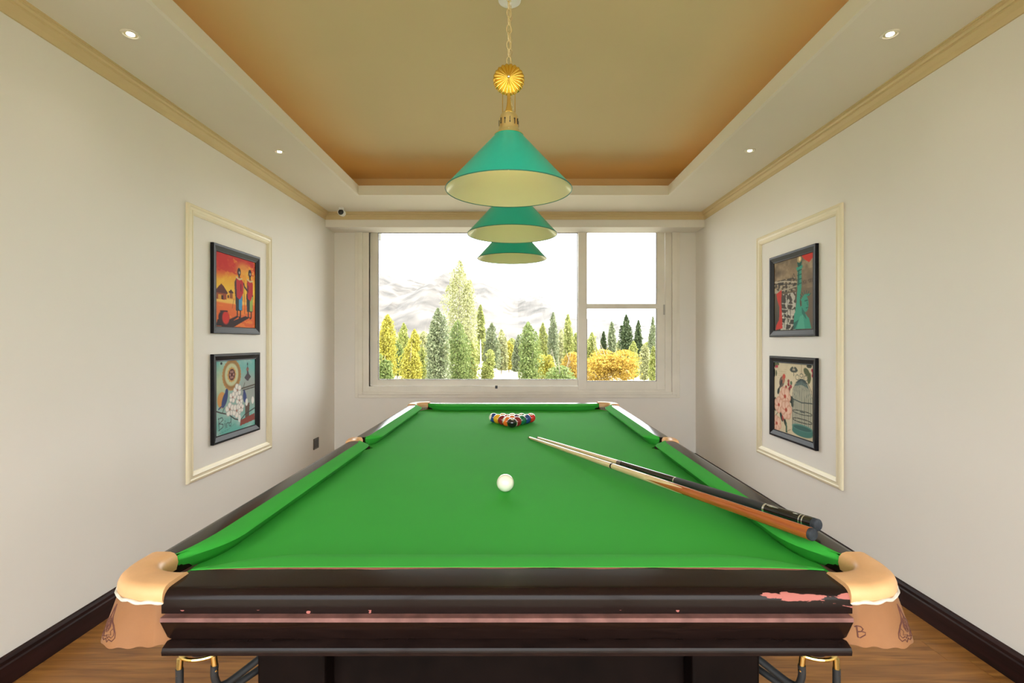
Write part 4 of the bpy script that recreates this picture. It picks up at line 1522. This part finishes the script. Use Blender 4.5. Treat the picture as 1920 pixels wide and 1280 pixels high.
def ball(num, x, y, label, facing):
    """facing: where the number spot looks; the stripe runs round the ball through the spot."""
    k = num if num <= 8 else num - 8
    me = uv_sphere(BR)
    o = link('pool_ball', me, ball_mat(f'ball_{num}', BC[k], num > 8), loc=(x, y, BZ))
    tag(o, label, 'ball', 'pool balls racked in a triangle')
    d, roll = facing
    q = Vector(d).normalized().to_track_quat('X', 'Z')
    o.rotation_mode = 'QUATERNION'
    o.rotation_quaternion = q @ Matrix.Rotation(roll, 3, 'X').to_quaternion()
    spot, dig = spot_meshes(num)
    link('number_spot', spot, M['ivory'], o, smooth=True)
    link('number', dig, M['digit'], o)
    return o


RX, RY = (960 - VX) * 2.97 / F, 2.97
rack = [[(8, 'black ball at the front point of the racked triangle', (0.1, -0.55, 1.2), 0.3)],
        [(13, 'orange and white striped ball just left behind the black one', (0.3, 0.9, 0.3), -1.0), (15, 'maroon and white striped ball just right behind the black one', (0.1, 0.2, -1.0), 0.4)],
        [(7, 'plain maroon ball on the left edge of the rack', (-0.8, 0.5, -0.4), 0.0), (5, 'plain orange ball in the middle of the rack', (0.1, 0.8, -0.2), 0.0), (6, 'plain green ball on the right edge of the rack', (0.5, 0.7, 0.4), 0.0)],
        [(1, 'plain yellow ball on the left edge of the rack', (-0.8, 0.4, -0.5), 0.0), (11, 'red and white striped ball inside the rack', (0.3, 0.5, 0.3), 1.1), (4, 'dark purple ball inside the rack', (0.4, -0.2, 1.0), 0.0), (2, 'plain blue ball on the right edge of the rack', (-0.45, -0.25, 1.0), 0.0)],
        [(10, 'blue and white striped ball at the left end of the back row', (0.0, 1.0, 0.2), -1.3), (9, 'yellow striped ball in the back row beside the blue striped one', (0.1, 0.2, 1.0), 0.8), (12, 'white-topped striped ball in the middle of the back row', (0.2, 0.9, 0.1), 0.0), (14, 'green striped ball in the back row beside the red one', (-0.1, -0.4, 1.0), 0.5), (3, 'plain red ball at the right end of the back row', (0.12, -0.45, 0.9), 0.0)]]
sp = BR * 2 * 1.002
for r, rowb in enumerate(rack):
    for i, (num, lab, d, roll) in enumerate(rowb):
        ball(num, RX + (i - r / 2) * sp, RY + r * sp * 0.866, lab, (d, roll))

cb = link('cue_ball', uv_sphere(0.0287, 64, 36), mat('cue_ball_resin', (0.88, 0.84, 0.70), 0.10, coat=0.5, var=0.02, scale=60), loc=((947.5 - VX) * 1.703 / F, 1.703, ZB + 0.0287))
tag(cb, 'single cream cue ball alone on the green cloth', 'ball')

# ================================================================== CUES
def cue(name, tip, butt, sections, label, r0=0.0058, r1=0.0146):
    tip, butt = Vector(tip), Vector(butt)
    ax = butt - tip
    L = ax.length
    root = tag(empty(name, tip), label, 'cue', 'cues lying across the cloth and cushion')
    root.rotation_mode = 'QUATERNION'
    root.rotation_quaternion = ax.to_track_quat('Z', 'Y')
    rad = lambda t: r0 + (r1 - r0) * t ** 0.92
    out = []
    for nm, t0, t1, m, extra in sections:
        n = max(2, int((t1 - t0) * 24) + 1)
        prof = []
        for i in range(n + 1):
            t = t0 + (t1 - t0) * i / n
            prof.append((rad(t) + extra, t * L))
        if nm == 'tip':
            prof = [(prof[0][0] * 0.55, -0.001)] + prof
        if nm == 'bumper':
            prof = prof[:1] + [(prof[-1][0], prof[-1][1] - 0.003), (prof[-1][0] - 0.002, prof[-1][1] - 0.0008), (prof[-1][0] * 0.6, prof[-1][1])]
        out.append(MB().lathe(prof, 28).build(nm, m, root, smooth=True, angle=50))
    return root, L, rad


def t_on(tip, butt, px):
    """Where along the cue the pixel column px falls."""
    tip, butt = Vector(tip), Vector(butt)
    k = (px - VX) / F
    # (tip.x + t dx) = k (tip.y + t dy)
    dx, dy = butt.x - tip.x, butt.y - tip.y
    return (k * tip.y - tip.x) / (dx - k * dy)


M['blue_tip'] = mat('cue_tip_leather', (0.16, 0.12, 0.08), 0.8)
M['ferrule'] = mat('ivory_ferrule', (0.80, 0.72, 0.56), 0.4)
M['grip'] = mat('matte_black_grip', (0.020, 0.021, 0.023), 0.55, bump=0.3, bscale=500)
M['gloss_black'] = mat('gloss_black', (0.010, 0.010, 0.011), 0.12, coat=0.5)
M['bumper'] = mat('grey_bumper', (0.040, 0.043, 0.050), 0.8, spec=0.1, var=0.3, scale=60)
M['silver'] = mat('silver_ring', (0.80, 0.80, 0.76), 0.25, metal=0.8)

zA = 0.866
dA = (HC - 0.8060) * F / (820 - VY)
dB = (HC - zA) * F / (1003 - VY)
tipA = ((992 - VX) * dA / F, dA, 0.8060)
buttA = ((1527 - VX) * dB / F, dB, zA)
q = lambda px: t_on(tipA, buttA, px)
M['splice'] = M['ash']
cA, LA, radA = cue('billiard_cue', tipA, buttA, [('tip', 0.0, 0.006, M['blue_tip'], 0), ('ferrule', 0.006, 0.014, M['brass'], 0), ('shaft', 0.014, q(1147), M['ash'], 0),
                   ('joint', q(1147), q(1149.5), M['darkmatte'], 0.0001), ('forearm', q(1149.5), q(1215), M['ash'], 0), ('butt', q(1215), 0.994, M['rosewood'], 0), ('bumper', 0.994, 1.0, M['bumper'], -0.0006)],
                   'wooden cue with pale ash shaft and orange-brown butt, nearer of two')
# ash points let into the butt
mb = MB()
t0, t1 = q(1213), q(1284)
for k in range(4):
    ca = k * PI / 2 + PI * 0.25
    rings = []
    for i in range(25):
        f = i / 24
        t = t0 + (t1 - t0) * f
        hw = (PI / 4) * (1 - f) ** 0.8 + 0.01
        R_ = radA(t) + 0.00025
        rings.append([(R_ * math.cos(ca + hw * s), R_ * math.sin(ca + hw * s), t * LA) for s in (-1, -0.66, -0.33, 0, 0.33, 0.66, 1)])
    mb.loft(rings, closed=False, caps=False, ring_closed=False)
mb.build('splice', M['ash'], cA, smooth=True)

dB2 = (HC - zA) * F / (985 - VY)
tipB = ((1008 - VX) * 2.628 / F, 2.628, 0.8060)
buttB = ((1536 - VX) * dB2 / F, dB2, zA)
q = lambda px: t_on(tipB, buttB, px)
cB, LB, radB = cue('pool_cue', tipB, buttB, [('tip', 0.0, 0.005, M['blue_tip'], 0), ('ferrule', 0.005, 0.022, M['ferrule'], 0), ('shaft', 0.022, q(1159), M['maple'], 0), ('joint_collar', q(1159), q(1166), mat('brown_collar', (0.12, 0.08, 0.06), 0.35), 0.0003),
                   ('forearm', q(1166), q(1266), M['gloss_black'], 0), ('ring', q(1266), q(1268), M['silver'], 0.0002), ('grip', q(1268), q(1435), M['grip'], 0.0004), ('ring', q(1435), q(1438.5), M['silver'], 0.0002),
                   ('butt_sleeve', q(1438.5), q(1503), M['gloss_black'], 0), ('ring', q(1503), q(1505), M['silver'], 0.0002), ('butt_sleeve', q(1505), q(1509), M['gloss_black'], 0), ('ring', q(1509), q(1511), M['silver'], 0.0002),
                   ('butt_cap', q(1511), 0.991, M['gloss_black'], 0), ('bumper', 0.991, 1.0, M['bumper'], -0.0004)],
                   'black cue with maple shaft and white rings, farther of two')
# pale diamond inlays on the sleeve, facing up and towards the room
mb = MB()
Rm = cB.rotation_quaternion.to_matrix()
upl = Rm.transposed() @ Vector((-0.25, -0.45, 0.9))
ca = math.atan2(upl.y, upl.x)
for (pa, pb, w) in ((1441, 1463, 0.16), (1490, 1500, 0.10)):
    a, b = q(pa), q(pb)
    m_ = (a + b) / 2
    def P(t, s, e=0.0004):
        R_ = radB(t) + e
        return (R_ * math.cos(ca + s), R_ * math.sin(ca + s), t * LB)
    path = [P(a, 0), P(a + (m_ - a) * 0.6, w), P(b, 0), P(a + (m_ - a) * 0.6, -w)]
    for i in range(4):
        mb.tube([path[i], path[(i + 1) % 4]], 0.0006, 5)
    mb.tube([P(a + (b - a) * 0.25, 0), P(a + (b - a) * 0.5, 0)], 0.0012, 6)
mb.build('inlay', M['silver'], cB)


# ================================================================== OUTSIDE THE WINDOW
GZ = -4.0
ground = structure(MB().add([(-3000, -2000, GZ), (3000, -2000, GZ), (3000, 4000, GZ), (-3000, 4000, GZ)], [(0, 1, 2, 3)]).build('ground', mat('pale_ground', (0.23, 0.21, 0.15), 0.95, var=0.3, scale=0.08), fix=False))

structure(MB().box(XL - 0.6, XR + 0.6, YF + T, YF + T + 1.5, 2.86, 3.0).build('sky_shield', M['wall']))  # unseen slab added above the window to hold back skylight from the side walls

# mountains: a ridge line about a kilometre away, crest heights read along it
M['rock'] = mat('bare_rock', (0.078, 0.069, 0.062), 0.95, var=0.6, scale=0.02, stretch=(1, 1, 1))
def ridge(name, crest, dist, depth, seed, nx=260, ny=46, rough=1.0):
    r = np.random.default_rng(seed)
    xs_px = np.array([c[0] for c in crest], float)
    hs = np.array([(VY - c[1]) * dist / F + HC for c in crest])
    X = (xs_px - VX) * dist / F
    gx = np.linspace(X[0], X[-1], nx)
    crest_h = np.interp(gx, X, hs)
    def nz(fx, fy, sd):
        g = np.random.default_rng(sd).random((fy + 2, fx + 2))
        a, b = np.linspace(0, fx, nx), np.linspace(0, fy, ny)
        ai, bi = np.minimum(a.astype(int), fx - 1), np.minimum(b.astype(int), fy - 1)
        u, v = a - ai, b - bi
        u, v = u * u * (3 - 2 * u), v * v * (3 - 2 * v)
        return (g[np.ix_(bi, ai)] * (1 - u) + g[np.ix_(bi, ai + 1)] * u) * (1 - v)[:, None] + (g[np.ix_(bi + 1, ai)] * (1 - u) + g[np.ix_(bi + 1, ai + 1)] * u) * v[:, None]
    rn = np.zeros((ny, nx))
    for k, (fx, fy, am) in enumerate(((14, 2, 1.0), (30, 4, 0.55), (64, 9, 0.30), (128, 18, 0.16))):
        rn += am * (1 - np.abs(2 * nz(fx, fy, seed + k) - 1))
    rn = rn / 2.0 - 0.5
    vs = []
    for j in range(ny):
        f = j / (ny - 1)
        prof = f ** 0.85
        for i in range(nx):
            h = GZ + (crest_h[i] - GZ) * prof
            amp = rough * 0.42 * (crest_h[i] - GZ) * math.sin(PI * min(1, f * 1.02)) ** 0.8
            h += rn[j, i] * amp + (0.06 * rn[j, i] * (crest_h[i] - GZ) if f > 0.9 else 0)
            y = dist - depth * (1 - f) + rn[j, i] * depth * 0.25 * (1 - f) * f * 2
            vs.append((gx[i], y, h))
    # the far slope, so that the range has a back
    for i in range(nx):
        vs.append((gx[i], dist + depth, GZ))
    idx = np.arange((ny + 1) * nx).reshape(ny + 1, nx)
    quads = np.stack([idx[:-1, :-1], idx[:-1, 1:], idx[1:, 1:], idx[1:, :-1]], -1).reshape(-1, 4).tolist()
    me = bpy.data.meshes.new(name)
    me.from_pydata(vs, [], quads)
    return link(name, me, M['rock'], smooth=False)


C = lambda zx, zy: (600 + zx / 2.595, 360 + zy / 2.595)
near_crest = [(420, 600), (560, 540), (640, 505)] + [C(*p) for p in ((285, 400), (330, 400), (390, 440), (450, 428), (530, 450), (560, 430), (600, 408), (650, 388), (700, 385), (760, 425), (840, 462), (890, 482), (960, 520), (1030, 508), (1080, 513), (1110, 545), (1160, 578), (1220, 588), (1300, 622), (1350, 612), (1420, 648), (1480, 652), (1560, 668))] + [(1300, 625), (1500, 640)]
m1 = structure(ridge('mountain', near_crest, 1400, 620, 5))
far_crest = [(300, 640), (700, 600), (1100, 612), (1200, 610), (1230, 612), (1300, 605), (1600, 600), (1900, 635)]
m2 = structure(ridge('far_mountain', far_crest, 2600, 700, 17, nx=140, ny=30))


def leaf_mat(name, col, col2):
    m = bpy.data.materials.new(name)
    m.use_nodes = True
    n, l = m.node_tree.nodes, m.node_tree.links
    b = n['Principled BSDF']
    g = n.new('ShaderNodeNewGeometry')
    rp = n.new('ShaderNodeValToRGB')
    rp.color_ramp.elements[0].color = (*col, 1)
    rp.color_ramp.elements[1].color = (*col2, 1)
    l.new(g.outputs['Random Per Island'], rp.inputs['Fac'])
    l.new(rp.outputs['Color'], b.inputs['Base Color'])
    b.inputs['Roughness'].default_value = 0.6
    b.inputs['Specular IOR Level'].default_value = 0.2
    tl = n.new('ShaderNodeBsdfTranslucent')
    l.new(rp.outputs['Color'], tl.inputs['Color'])
    mx = n.new('ShaderNodeMixShader')
    mx.inputs[0].default_value = 0.35
    l.new(b.outputs[0], mx.inputs[1])
    l.new(tl.outputs[0], mx.inputs[2])
    l.new(mx.outputs[0], n['Material Output'].inputs['Surface'])
    return m


LEAF = {'yellow': leaf_mat('yellow_leaves', (0.255, 0.244, 0.036), (0.438, 0.377, 0.072)),
        'lime': leaf_mat('yellow_green_leaves', (0.183, 0.219, 0.049), (0.341, 0.341, 0.110)),
        'green': leaf_mat('green_leaves', (0.097, 0.146, 0.036), (0.232, 0.268, 0.091)),
        'grey': leaf_mat('grey_green_leaves', (0.103, 0.133, 0.061), (0.255, 0.274, 0.158)),
        'dark': leaf_mat('dark_green_leaves', (0.031, 0.053, 0.021), (0.095, 0.121, 0.053)),
        'pale': leaf_mat('pale_leaves', (0.244, 0.255, 0.097), (0.415, 0.402, 0.219)),
        'orange': leaf_mat('orange_leaves', (0.316, 0.202, 0.025), (0.476, 0.316, 0.067))}
M['bark'] = mat('grey_bark', (0.30, 0.26, 0.20), 0.9, var=0.3, scale=3)
M['palebark'] = mat('pale_bark', (0.62, 0.58, 0.50), 0.9, var=0.2, scale=3)


def tree(px, ytop, wpx, d, kind, label, shape='poplar', zlow=None, dens=1.0, bark='bark', leaf=None):
    base = at(px, VY, d)
    base.z = GZ
    top = at(px, ytop, d).z
    H = top - GZ
    R = wpx * d / F / 2 * 1.12
    cat = 'bush' if shape == 'bush' else 'tree'
    root = tag(empty('poplar_tree' if shape == 'poplar' else ('round_tree' if shape == 'round' else 'bush'), base), label, cat, 'trees beyond the window')
    r = np.random.default_rng(int(px * 13 + ytop))
    # crown: clumps on a spindle, each clump a cloud of leaves
    lo = 0.10 if zlow is None else zlow
    vis = max(0.0, (at(px, 722, d).z - GZ) / H)      # the window sill hides what is lower
    lo2 = max(lo, vis - 0.25)
    nl = int(dens * (900 + 26 * wpx * (1 - lo2) * H * F / d / 100 * 2.2))
    nl = min(nl * 2, 13000)
    # several upright spires make one ragged crown
    ns = 7 if shape == 'poplar' else 9
    ox = np.concatenate([[0.0], r.uniform(-0.62, 0.62, ns - 1)]) * R
    oy = np.concatenate([[0.0], r.uniform(-0.62, 0.62, ns - 1)]) * R
    hs = np.concatenate([[1.0], r.uniform(0.72, 0.97, ns - 1) - 0.12 * np.abs(ox[1:]) / R])
    rs = np.concatenate([[0.66], r.uniform(0.36, 0.56, ns - 1)]) * R
    k = np.where(r.random(nl) < 0.30, 0, r.integers(0, ns, nl))
    g = r.random(nl)
    if shape == 'poplar':
        z0, z1 = lo * H, hs[k] * H
        prof = np.minimum(1, g / 0.15 + 0.5) * np.clip(1 - g ** 4.2, 0.0, 1) ** 0.7
    else:
        cz = (0.5 if shape == 'round' else 0.0) * (1 - lo) + lo
        half = (1 - lo) * (0.5 if shape == 'round' else 1.0)
        zc_ = (cz + r.uniform(-0.6, 0.6, ns) * half * (1 if shape == 'round' else 0) + (0 if shape == 'round' else r.uniform(0.2, 0.6, ns) * half))[k]
        z0, z1 = np.maximum(lo, zc_ - 0.45 * half) * H, np.minimum(1.0, zc_ + 0.42 * half) * H
        prof = np.sqrt(np.clip(1 - (2 * g - 1) ** 2, 0.02, 1))
        rs = rs * 1.15
    z = z0 + (z1 - z0) * g
    keep = z > lo2 * H
    ang = r.random(nl) * 2 * PI
    lob = 1 + 0.18 * np.sin(3 * ang + 11 * g + px) + 0.14 * np.sin(7 * g * 6.28 + 2 * ang)
    rr = rs[k] * prof * lob * r.random(nl) ** 0.38 * (1 + 0.10 * r.standard_normal(nl))
    P = np.stack([ox[k] + rr * np.cos(ang), oy[k] + rr * np.sin(ang), z], 1)[keep]
    nl = len(P)
    size = (leaf or 0.0021) * d * (0.6 + 0.8 * r.random(nl))
    # leaf = a small folded quad
    a = r.standard_normal((nl, 3))
    a[:, 2] = a[:, 2] + (0.9 if shape == 'poplar' else 0.2)
    a /= np.linalg.norm(a, axis=1)[:, None]
    b = np.cross(a, r.standard_normal((nl, 3)))
    b /= np.linalg.norm(b, axis=1)[:, None]
    a *= size[:, None]
    b *= size[:, None] * 0.55
    V = np.stack([P - a, P + b, P + a, P - b], 1).reshape(-1, 3)
    me = bpy.data.meshes.new('foliage')
    me.vertices.add(nl * 4)
    me.vertices.foreach_set('co', V.astype(np.float32).ravel())
    me.loops.add(nl * 4)
    me.loops.foreach_set('vertex_index', np.arange(nl * 4, dtype=np.int32))
    me.polygons.add(nl)
    me.polygons.foreach_set('loop_start', np.arange(0, nl * 4, 4, dtype=np.int32))
    me.polygons.foreach_set('loop_total', np.full(nl, 4, dtype=np.int32))
    me.update(calc_edges=True)
    fo = link('foliage', me, LEAF[kind], root)
    fo['kind'] = 'stuff'
    tr = max(0.10, 0.012 * H)
    mb = MB()
    mb.tube([(0, 0, 0), (0.05, 0, H * 0.3), (-0.03, 0.03, H * 0.6), (0, 0, H * 0.93)], [tr, tr * 0.8, tr * 0.5, tr * 0.15], 8)
    for k in range(7):
        z0 = H * (max(lo, 0.08) + 0.10 * k)
        aa = r.random() * 6.28
        ln = R * 0.7
        if z0 < H * 0.85:
            mb.tube([(0, 0, z0), (ln * 0.5 * math.cos(aa), ln * 0.5 * math.sin(aa), z0 + ln * 0.9), (ln * 0.8 * math.cos(aa), ln * 0.8 * math.sin(aa), z0 + ln * 2.0)], [tr * 0.35, tr * 0.22, tr * 0.06], 5)
    mb.build('trunk', M[bark], root, smooth=True)
    return root


T_ = tree
# left part of the wide pane
T_(727, 590, 46, 62, 'yellow', 'tall yellow poplar at the left edge of the wide pane')
T_(722, 660, 26, 48, 'green', 'low dark green tree at the bottom left corner of the wide pane', 'round')
T_(757, 606, 26, 86, 'lime', 'slim pale yellow-green poplar right of the tall yellow one')
T_(745, 640, 26, 74, 'green', 'dull olive poplar low between the yellow ones')
T_(777, 618, 34, 72, 'yellow', 'olive-yellow round-topped poplar beside the big grey-green tree')
T_(768, 645, 40, 55, 'yellow', 'bright yellow low poplar left of the big grey-green tree')
T_(792, 650, 22, 64, 'lime', 'narrow yellow-green tree against the big grey-green tree')
T_(821, 578, 44, 50, 'grey', 'big grey-green poplar in the left half of the wide pane', leaf=0.0025)
T_(862, 488, 62, 69, 'pale', 'tallest pale poplar standing above the mountain ridge', dens=0.62, zlow=0.15)
T_(858, 600, 46, 58, 'green', 'leafy green poplar in front of the tallest pale one')
T_(901, 572, 17, 74, 'lime', 'slim poplar with a pale bare trunk near the middle', zlow=0.55, bark='palebark')
T_(884, 640, 24, 64, 'lime', 'short yellow-green poplar beside the slim pale-trunked one')
T_(922, 606, 28, 70, 'grey', 'dusky grey-green poplar below the farthest lamp', zlow=0.22)
T_(940, 618, 22, 84, 'pale', 'pale yellowish poplar below the right of the farthest lamp')
T_(915, 655, 24, 58, 'lime', 'low lime green tree at the foot of the dusky poplar', 'round')
T_(954, 640, 20, 90, 'yellow', 'thin yellow poplar left of the broad green one')
T_(990, 604, 46, 56, 'green', 'broad green poplar right of the middle of the wide pane')
T_(972, 628, 20, 82, 'grey', 'slim grey poplar half hidden by the broad green one')
T_(1018, 606, 20, 78, 'lime', 'slim yellow-green poplar right of the broad green one')
T_(1037, 586, 20, 76, 'grey', 'tall slim grey poplar near the sliding sash')
T_(1065, 590, 24, 80, 'lime', 'tall lime poplar nearest the sliding sash')
T_(1052, 618, 22, 92, 'pale', 'pale poplar between the two tall slim ones')
T_(1079, 625, 16, 96, 'lime', 'narrow poplar at the right edge of the wide pane')
T_(1026, 662, 34, 60, 'yellow', 'small golden tree behind the dark green bush', 'round')
T_(1070, 655, 30, 58, 'orange', 'small orange tree at the right of the wide pane', 'round')
T_(1051, 682, 62, 50, 'green', 'dark green rounded bush at the bottom of the wide pane', 'bush', zlow=0.0)
# right pane
T_(1110, 624, 24, 88, 'lime', 'yellow-green poplar at the left of the narrow pane')
T_(1138, 650, 92, 54, 'orange', 'big golden orange tree filling the narrow pane', 'round', dens=1.3)
T_(1132, 622, 13, 94, 'dark', 'short dark poplar, leftmost of the row in the narrow pane')
T_(1147, 602, 15, 92, 'grey', 'pale grey poplar in the row behind the orange tree')
T_(1174, 590, 27, 84, 'dark', 'thickest dark poplar in the narrow pane')
T_(1197, 600, 17, 88, 'dark', 'slim dark poplar right of the thickest one')
T_(1224, 594, 16, 80, 'grey', 'grey-green poplar at the right edge of the narrow pane')
T_(1188, 640, 22, 70, 'lime', 'low yellow-green poplar below the thickest dark one')
T_(1208, 645, 24, 66, 'pale', 'pale yellow poplar low beside the window frame')
T_(1225, 650, 16, 62, 'lime', 'lime tree in the bottom right corner of the narrow pane')
T_(1160, 640, 20, 100, 'pale', 'faint pale poplar between the dark ones')

# the hazy row behind the nearer poplars
kinds = ['lime', 'pale', 'yellow', 'grey', 'pale', 'lime', 'green']
rr_ = random.Random(5)
for k in range(40):
    px = 610 + k * 18.3 + rr_.uniform(-5, 5)
    t = T_(px, rr_.uniform(616, 646) if px < 1090 else rr_.uniform(640, 655), rr_.uniform(26, 40), (112, 124, 136)[k % 3], kinds[rr_.randrange(7)], 'pale tree in the hazy row behind the nearer poplars')
    t['group'] = 'hazy row of trees behind the nearer poplars'

# low white houses among the trunks
def house(px, d, wpx, ytop, label):
    c = at(px, VY, d)
    z1 = at(px, ytop, d).z
    w = wpx * d / F
    root = tag(empty('house', (c.x, d, GZ)), label, 'house', 'low white houses beyond the trees')
    h = z1 - GZ
    MB().box(-w / 2, w / 2, 0, 6, 0, h).build('wall', mat('whitewash', (0.42, 0.41, 0.39), 0.9), root)
    MB().box(-w / 2 - 0.2, w / 2 + 0.2, -0.2, 6.2, h, h + 0.18).build('roof', mat('pale_roof', (0.66, 0.64, 0.60), 0.9), root)
    n = max(1, int(w / 1.8))
    for k in range(n):
        x = -w / 2 + w * (k + 0.5) / n
        MB().box(x - 0.35, x + 0.35, -0.06, 0.0, h * 0.35, h * 0.75).build('window', mat('house_glass', (0.10, 0.11, 0.13), 0.2), root)


house(742, 92, 32, 694, 'low white house at the lower left of the wide pane')
house(906, 98, 26, 697, 'low white house below the slim pale-trunked poplar')
house(948, 104, 44, 693, 'wide low white house right of the window latch')
house(1222, 96, 14, 690, 'small white house at the right edge of the narrow pane')

# pale grey box on a bracket outside the top corner of the window
br = at(713, 444, 5.86)
eb = tag(empty('outside_box', (br.x, 5.80, br.z)), 'pale grey box outside the top left window corner', 'lamp')
MB().box(-0.030, 0.026, -0.03, 0.03, -0.045, 0.045).build('housing', mat('pale_grey_metal', (0.50, 0.52, 0.54), 0.5), eb, bevel=0.004)
MB().box(-0.024, 0.020, -0.025, 0.025, -0.052, -0.045).build('box_bottom', mat('grey_box_bottom', (0.30, 0.32, 0.35), 0.4), eb)
MB().box(-0.012, 0.008, -0.11, -0.03, 0.02, 0.04).build('bracket', mat('bracket_metal', (0.45, 0.46, 0.48), 0.5), eb)
